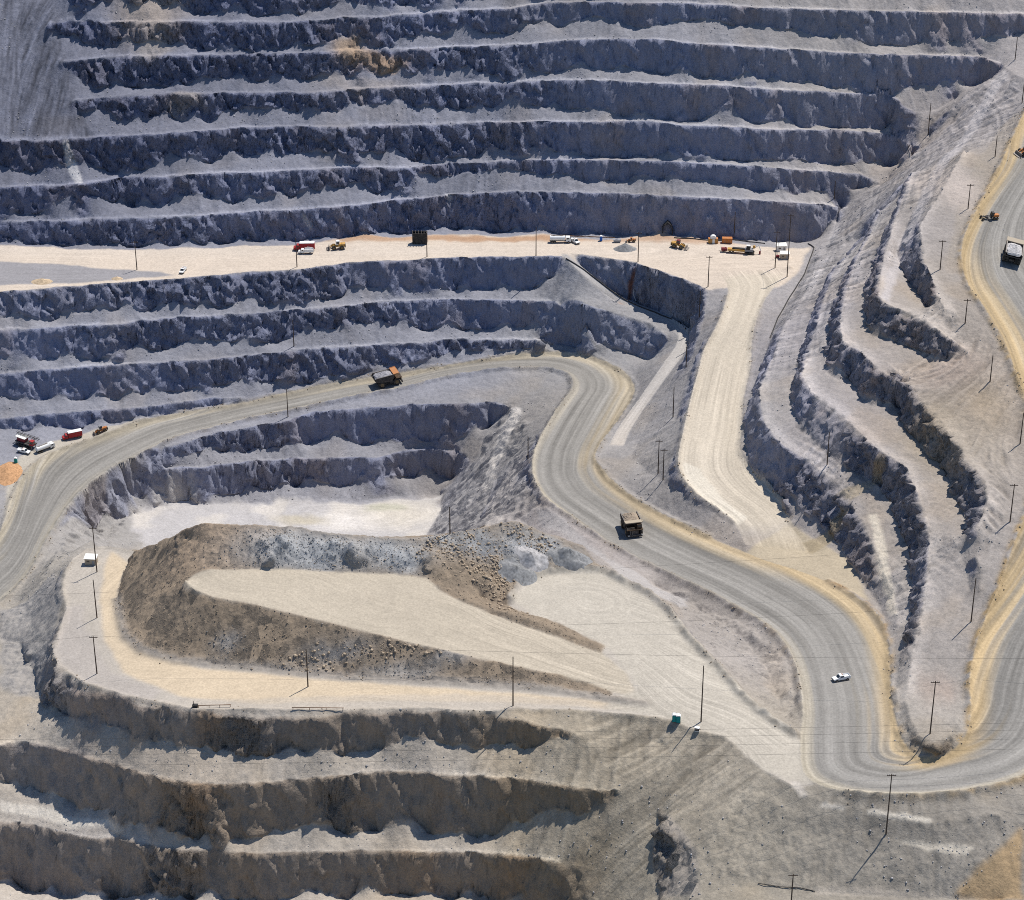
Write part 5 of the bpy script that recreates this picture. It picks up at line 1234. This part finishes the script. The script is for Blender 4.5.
def shed(name, label, cat, L_, D_, H_, wallm, roofm):
    t = thing(name, label, cat)
    MB().box((0, 0, H_ / 2), (L_, D_, H_)).out('wall', M[wallm], t)
    MB().prism([(-D_ / 2 - .3, H_), (D_ / 2 + .3, H_ + .45), (D_ / 2 + .3, H_ + .6), (-D_ / 2 - .3, H_ + .15)], -L_ / 2 - .3, L_ / 2 + .3).out('roof', M[roofm], t).rotation_euler = (0, 0, math.pi / 2)
    d = MB().box((L_ * .28, -D_ / 2 - .03, 1.0), (.9, .06, 2.0)).out('door', M['grey'], t); MB().box((L_ * .28 + .32, -D_ / 2 - .08, 1.0), (.06, .06, .2)).out('handle', M['dark'], d)
    MB().box((-L_ * .2, -D_ / 2 - .03, H_ * .6), (L_ * .25, .06, .6)).out('window', M['glass'], t)
    return t
seat(shed('shed', 'small tan shed with a white roof at the looped end of the lower road', 'shed', 4.2, 2.8, 2.7, 'tan', 'cream'), 91.5, 563.5, (1, -.1), flat=True)
seat(shed('site_cabin', 'white site cabin at the corner of the working level, farther of the two', 'site cabin', 4.4, 2.6, 2.7, 'white', 'cream'), 781, 250.5, (1, .1), flat=True)
seat(shed('site_cabin', 'tan site cabin with a white roof, nearer of the two at the working level corner', 'site cabin', 3.8, 2.4, 2.6, 'tan', 'cream'), 784.5, 258.5, (1, 0), flat=True)
t = thing('light_tower', 'small dark red light tower trailer just left of the tan site cabin', 'light tower')
MB().box((0, 0, .8), (1.8, 1.2, .9), bev=.05).out('housing', M['maroon'], t); MB().tube((0, 0, 1.2), (0, 0, 7.5), .08, n=8).out('mast', M['steel'], t)
for x in (-.5, .5): MB().box((x, -.1, 7.5), (.6, .25, .45)).out('lamp', M['lamp'], t)
for y in (-.65, .65): wheel(t, 0, y, .35, .2, 'steel')
seat(t, 777.5, 258, (1, 0), flat=True)

def portal():
    t = thing('tunnel_portal', 'dark arched tunnel mouth at the foot of the far wall', 'tunnel')
    prof = [(-2.2, -.5), (-2.2, 2.6), (-1.4, 4.2), (0, 5.4), (1.4, 4.2), (2.2, 2.6), (2.2, -.5)]
    bm = MB(); b = bm.bm
    fr = [b.verts.new((x, -.3, z)) for x, z in prof]; fo = [b.verts.new((x * 1.1, -.3, z * 1.04)) for x, z in prof]
    bo = [b.verts.new((x * 1.16, 4.5, z * 1.06)) for x, z in prof]; bi = [b.verts.new((x, 4.4, z)) for x, z in prof]
    for i in range(len(prof) - 1):
        b.faces.new((fr[i], fr[i + 1], fo[i + 1], fo[i])); b.faces.new((fo[i], fo[i + 1], bo[i + 1], bo[i])); b.faces.new((fr[i], bi[i], bi[i + 1], fr[i + 1]))
    b.faces.new(bi[::-1]); bm.out('arch', M['black'], t)  # black colour paints in the darkness inside the tunnel
    return t
seat(portal(), 667.5, 234, (1, 0), flat=True)

# heaps
def heap_thing(name, label, u, v, rx, ry, h, m, seed, group=None):
    b = MB().heap(0, 0, 0, rx, ry, h, 40, seed, False, .05); o = b.out(name, m, None, True)
    tag(o, label, 'rock pile', group); p = at(u, v); o.location = p
    for w in o.data.vertices: w.co.z += ground_z(p.x + w.co.x, p.y + w.co.y) - p.z
heap_thing('gravel_pile', 'dark grey gravel cone on the pale upper road, under a pole', 625, 249, 5.2, 3.6, 2.9, ORE_BLUE, 1)
heap_thing('dirt_pile', 'orange dirt pile beside the haul road, next to a teal toilet', 8, 474, 5.5, 9.5, 2.6, ORE_TAN, 2)
heap_thing('dirt_pile', 'tan dirt pile on the grey bank below the upper road, nearest the left frame edge', 42, 282, 4.8, 3.2, 1.6, ORE_PALE, 3)
heap_thing('dirt_pile', 'small tan dirt pile at the tip of the dark grey bank', 117, 279, 2.6, 2.0, 1.1, ORE_PALE, 4)
heap_thing('gravel_pile', 'blue grey gravel pile nearest the turning circle, lowest of the three', 517, 575, 6.6, 4.6, 3.4, ORE_BLUE, 5, 'gravel piles by the turning circle')
heap_thing('gravel_pile', 'greenish grey gravel pile in the middle of the three behind the turning circle', 531, 561, 6.0, 4.2, 3.2, RUB_G, 6, 'gravel piles by the turning circle')
heap_thing('gravel_pile', 'largest grey gravel pile of the three, nearest the haul road', 570, 558, 8.0, 4.6, 3.6, ORE_BLUE, 7, 'gravel piles by the turning circle')

# rubble: loose stones, far too many to count
def stones(name, pts, sizes, m, label, seed):
    rg = np.random.RandomState(seed)
    base = np.array([(1, 0, 0), (-1, 0, 0), (0, 1, 0), (0, -1, 0), (0, 0, 1), (0, 0, -1), (.6, .6, .5), (-.6, .55, .5)], float)[:6]
    tri = np.array([(0, 2, 4), (2, 1, 4), (1, 3, 4), (3, 0, 4), (2, 0, 5), (1, 2, 5), (3, 1, 5), (0, 3, 5)])
    n = len(pts)
    a = rg.rand(n) * 6.28; ca, sa = np.cos(a), np.sin(a)
    Vx = base[None] * (1 + .5 * (rg.rand(n, 6, 1) - .5)) * sizes[:, None, None] * (np.array([1, .8, .75]) * (1 + .5 * (rg.rand(n, 1, 3) - .5)))
    x = Vx[..., 0] * ca[:, None] - Vx[..., 1] * sa[:, None]; y = Vx[..., 0] * sa[:, None] + Vx[..., 1] * ca[:, None]
    Vv = np.stack([x, y, Vx[..., 2]], -1) + pts[:, None, :]
    Ff = tri[None] + (np.arange(n) * 6)[:, None, None]
    me = bpy.data.meshes.new(name)
    v = Vv.reshape(-1, 3).astype(np.float32); f = Ff.reshape(-1, 3)
    me.vertices.add(len(v)); me.vertices.foreach_set('co', v.reshape(-1))
    me.loops.add(f.size); me.loops.foreach_set('vertex_index', f.reshape(-1).astype(np.int32))
    me.polygons.add(len(f)); me.polygons.foreach_set('loop_start', np.arange(0, f.size, 3, dtype=np.int32)); me.polygons.foreach_set('loop_total', np.full(len(f), 3, np.int32))
    me.update(calc_edges=True); me.materials.append(m)
    o = bpy.data.objects.new(name, me); COL.objects.link(o); o['kind'] = 'stuff'; o['label'] = label; o['category'] = 'rubble'
def scatter(weight, n, smin, smax, seed):
    rg = np.random.RandomState(seed)
    w = np.clip(weight, 0, None).ravel().astype(np.float64); w /= w.sum()
    idx = rg.choice(len(w), n, p=w)
    sz = smin + (smax - smin) * rg.rand(n) ** 3.5
    return np.stack([VX.ravel()[idx] + rg.uniform(-.2, .2, n), VY.ravel()[idx] + rg.uniform(-.2, .2, n), Hn.ravel()[idx] + sz * .15], -1), sz
front = MOUND * (1 - BACK)
p_, s_z = scatter(front * (.3 + sstep(-.3, .4, fbm2(GX + 8, GY, 9, 2))), 5200, .10, .36, 1); stones('rubble', p_, s_z, RUB_B, 'brown broken rubble covering the dump mound', 2)
p_, s_z = scatter(front * np.maximum.reduce([ell(u, v, zz, ru, rv, 1.3) for u, v, zz, ru, rv in ((285,550,1,18,8),(330,553,0,14,8),(385,555,-2,10,6),(440,546,-2,7,4),(520,560,-9,8,6),(228,650,-17,7,4),(400,668,-14,12,3))]), 1800, .12, .42, 3); stones('rubble', p_, s_z, ORE_BLUE, 'blue grey broken rock in patches on the dump mound', 4)
p_, s_z = scatter(slope_m * (1 - steep) * rough * (1 - MOUND) * sstep(-.2, .5, fbm2(GX - 60, GY + 9, 18, 2)), 9000, .12, .5, 5); stones('rubble', p_, s_z, RUB_G, 'loose grey stones lying on the bench slopes', 6)
RUB_T = rock_mat('tan boulders', (.42, .335, .245))
p_, s_z = scatter(MOUND * np.maximum.reduce([ell(u, v, hit(u, v), ru, rv, 1.3) for u, v, ru, rv in ((480,560,9,9),(495,580,7,9),(450,550,10,5),(530,540,8,4),(540,612,16,2))]) + .5 * MOUND * ell(330, 662, hit(330, 662), 60, 3), 1700, .18, .85, 9); stones('rubble', p_, s_z, RUB_T, 'tan boulders heaped at the right end of the dump mound', 10)
bw = np.clip(berm / 1.2, 0, 1) * sstep(.05, .5, fbm2(GX + 5, GY, 4.0, 2))
p_, s_z = scatter(bw, 2200, .12, .5, 7); stones('rubble', p_, s_z, RUB_B, 'brown stones along the windrows of the roads', 8)

# ------------------------------------------------------------------ pipes
def hose(name, P, r, m, n=8):
    vs, fs = [], []
    for k, p in enumerate(P):
        d = (P[min(k + 1, len(P) - 1)] - P[max(k - 1, 0)]).normalized()
        a = d.cross(Vector((0, 0, 1))); a = a.normalized() if a.length > 1e-3 else Vector((1, 0, 0)); b = d.cross(a)
        for i in range(n):
            t = 2 * math.pi * i / n; vs.append(p + a * (r * math.cos(t)) + b * (r * math.sin(t)))
    for k in range(len(P) - 1):
        for i in range(n): fs.append((k * n + i, k * n + (i + 1) % n, (k + 1) * n + (i + 1) % n, (k + 1) * n + i))
    fs.append(tuple(range(n))); fs.append(tuple(range((len(P) - 1) * n, len(P) * n))[::-1])
    me = bpy.data.meshes.new(name); me.from_pydata([tuple(v) for v in vs], [], fs)
    me.polygons.foreach_set('use_smooth', np.ones(len(fs), bool)); me.materials.append(m)
    o = bpy.data.objects.new(name, me); COL.objects.link(o); return o
def run(pts, lift=0.25, step=3.0):
    P = [at(u, v) for u, v in pts]; out = []
    for a, b in zip(P, P[1:]):
        n = max(1, int((b - a).length / step))
        for k in range(n):
            q = a.lerp(b, k / n); out.append(Vector((q.x, q.y, ground_z(q.x, q.y) + lift)))
    out.append(P[-1] + Vector((0, 0, lift))); return out
def pipe_thing(name, label, pts, r, m, cat='pipe', lift=.25, group=None):
    P = run(pts, lift)
    o = hose(name, P, r, m)
    tag(o, label, cat, group); return o
pipe_thing('pipeline', 'black pipeline running down the edge of the small ramp cut', [(566, 259), (590, 275), (606, 287), (626, 301), (655, 313), (680, 323), (686, 330)], .28, M['pipe'])
pipe_thing('pipeline', 'black pipeline at the foot of the right wall, below the site cabins', [(808, 244), (814, 248), (804, 275), (790, 297), (778, 318), (770, 338)], .25, M['pipe'])
pipe_thing('pipeline', 'dark pipeline along the foot of the far wall near the containers', [(674, 238), (700, 240), (740, 241), (765, 244)], .22, M['pipe'])
pipe_thing('pipeline', 'dark pipe along the foot of the far wall behind the tanker', [(560, 236), (590, 237), (615, 238)], .2, M['rustpipe'])
pipe_thing('drain_pipe', 'pale drain pipe bending down the rock face above the pipeline', [(637, 267), (634, 275), (633, 285), (633.5, 295), (636, 302)], .25, M['palepipe'])
pipe_thing('pipe', 'long dark pipe lying at the bottom edge of the photo by a pole', [(758, 884), (780, 888), (800, 889), (815, 892)], .13, M['pipe'])
def pipe_rail(label, u0, v0, u1, v1, stub):
    a, b = at(u0, v0), at(u1, v1)
    t = thing('pipe_barrier', label, 'barrier', 'pipe barriers along the bench edge'); t.location = a
    d = b - a
    MB().tube((0, 0, .9), d + Vector((0, 0, .9)), .14, n=8).out('rail', M['rustpipe'], t)
    for k in (0.02, .34, .66, .98):
        q = d * k; MB().tube((q.x, q.y, ground_z(a.x + q.x, a.y + q.y) - a.z - .1), (q.x, q.y, q.z + 1.0), .1, n=6).out('post', M['rustpipe'], t)
    if stub: MB().box((-.9, 0, .7), (1.8, 1.2, 1.2), bev=.1).tube((-1.4, 0, 1.2), (-1.4, 0, 2.6), .12, n=6).out('pump', M['black'], t)
pipe_rail('rusty pipe barrier with a black pump at its end, on the tan road edge', 198, 708, 231, 707, True)
pipe_rail('rusty pipe barrier without a pump, on the tan road edge', 292, 710, 344, 711, False)

# ------------------------------------------------------------------ poles and cables
POLES = [
 (137,270,241,1,'wooden utility pole on the grey bank beside the upper road'),
 (297,267,238,0,'wooden utility pole standing in front of the red box truck on the upper road'),
 (427,257,233,0,'wooden utility pole just in front of the black steel bin'),
 (536,256,227,0,'wooden utility pole at the bench edge left of the white tanker'),
 (638,262,232,1,'wooden utility pole beside the dark gravel cone on the upper road'),
 (708,287,256,1,'utility pole with a crossarm at the top of the pale ramp'),
 (775,268,231,1,'utility pole with a crossarm, left of the site cabins'),
 (787,277,214,1,'tallest utility pole by the site cabins, on their right'),
 (734,238,212,0,'dark utility pole against the far wall behind the orange containers'),
 (699,322,291,0,'thin pole on the slope beside the upper ramp, below the ramp head'),
 (686,367,340,0,'thin pole where the narrow path bends under the rock cut'),
 (673,417,387,0,'leaning thin pole between the narrow path and the pale ramp'),
 (658,474,440,1,'pole with a crossarm, left one of the close pair above the haul road'),
 (663,480,449,1,'pole right one of the close pair above the haul road'),
 (528,461,437,0,'pole at the inner edge of the haul road, above the pit floor'),
 (450,534,507,0,'pole rising behind the dump mound before the pit floor'),
 (288,417,389,0,'pole at the inner edge of the haul road above the pit wall'),
 (294,347,320,0,'pole on the bench between two rock faces below the upper road'),
 (97,572,527,1,'tall pole with a crossarm right beside the tan shed'),
 (97,618,580,0,'tall pole in the middle of the lower road loop below the shed'),
 (97,674,636,1,'tall pole with a crossarm at the bend of the lower road'),
 (308,687,649,0,'tall pole on the tan lower road before the rubble slope'),
 (513,706,657,0,'tall pole at the bench edge where the lower road narrows'),
 (701,722,666,0,'tallest plain pole beside the white and black generator'),
 (886,834,774,1,'tall pole with a crossarm below the hairpin bend'),
 (930,734,681,1,'pole with a crossarm inside the hairpin bend'),
 (971,622,578,0,'pole on the right wall beside the upper road, above the hairpin'),
 (1010,522,484,1,'pole with a crossarm next to the upper road at the right frame edge'),
 (990,382,355,0,'pole on the brown slope under the upper road'),
 (965,324,299,1,'pole with a short crossarm on the slope beside the upper road curve'),
 (940,270,240,1,'pole with a wide crossarm on the right wall left of the upper haul truck'),
 (1020,444,413,0,'short pole at the right frame edge on the brown slope'),
 (827,465,432,0,'pole on the bench of the right wall above its lowest rock face'),
 (928,135,103,0,'pole where the far wall meets the right wall'),
 (995,157,136,0,'pole beside the upper road behind the orange grader'),
 (968,209,184,1,'pole with a crossarm on the slope left of the grader'),
 (1015,60,37,0,'topmost pole near the upper right corner'),
 (834,201,181,0,'pole on the far wall bench right above the working level corner'),
 (791,905,874,1,'pole with a crossarm at the bottom frame edge'),
 (1022,103,82,0,'pole beside the upper road near the right frame edge, below the topmost pole'),
]
TOPS = []
for u, vb, vt, arm, label in POLES:
    b = at(u, vb); ky = ray_k(u, vt)[1]; zt = CAM[2] - (b.y - CAM[1]) / ky; h = max(8.0, zt - b.z)
    t = thing('utility_pole', label, 'utility pole', 'utility poles around the pit'); t.location = b
    MB().tube((0, 0, -.6), (0, 0, h), .24, .15, n=8).out('shaft', M['wood'], t)
    if arm:
        a = MB().box((0, .2, h - .7), (2.8, .16, .2)).out('crossarm', M['wood'], t)
        for x in (-1.25, -.6, .6, 1.25): MB().tube((x, .2, h - .6), (x, .2, h - .25), .07, n=6).out('insulator', M['grey'], a)
    else: MB().tube((0, 0, h), (0, 0, h + .35), .07, n=6).out('insulator', M['grey'], t)
    TOPS.append(b + Vector((0, 0, h + .1)))
def cable(a, b, sag, label, r=.03, group=None):
    n = 24; P = []
    for k in range(n + 1):
        f = k / n; q = a.lerp(b, f); P.append(Vector((q.x, q.y, q.z - 4 * sag * f * (1 - f))))
    o = hose('power_cable', P, r, M['cable'], 5)
    tag(o, label, 'power cable', group or 'power cables'); return o
for k, (v0, v1) in enumerate(((741, 719), (749, 726), (757, 735), (768, 745))):
    cable(W3(-140, v0, 4), W3(1180, v1, 4), 1.0, ('topmost', 'second from the top', 'third from the top', 'lowest')[k] + ' of the four dark cables spanning the foreground', group='cables across the foreground')
for i, j, lb in ((10, 11, 'thin cable between poles beside the narrow path'), (12, 11, 'thin cable up from the close pair of poles'), (6, 7, 'short cable between the two poles by the site cabins')):
    cable(TOPS[i], TOPS[j], 1.0, lb)
cable(W3(-120, 600, -30), W3(1150, 533, 6), 3.0, 'long dark cable crossing the whole pit above the dump mound'); cable(W3(560, 625, -10), W3(1150, 590, 0), 2.0, 'long cable over the haul road and the right wall'); cable(W3(-100, 648, -18), TOPS[20], 1.0, 'cable coming in from the left to the lower road bend'); cable(TOPS[20], W3(1150, 658, 4), 3.0, 'long cable from the lower road bend across the dump to the right frame edge')
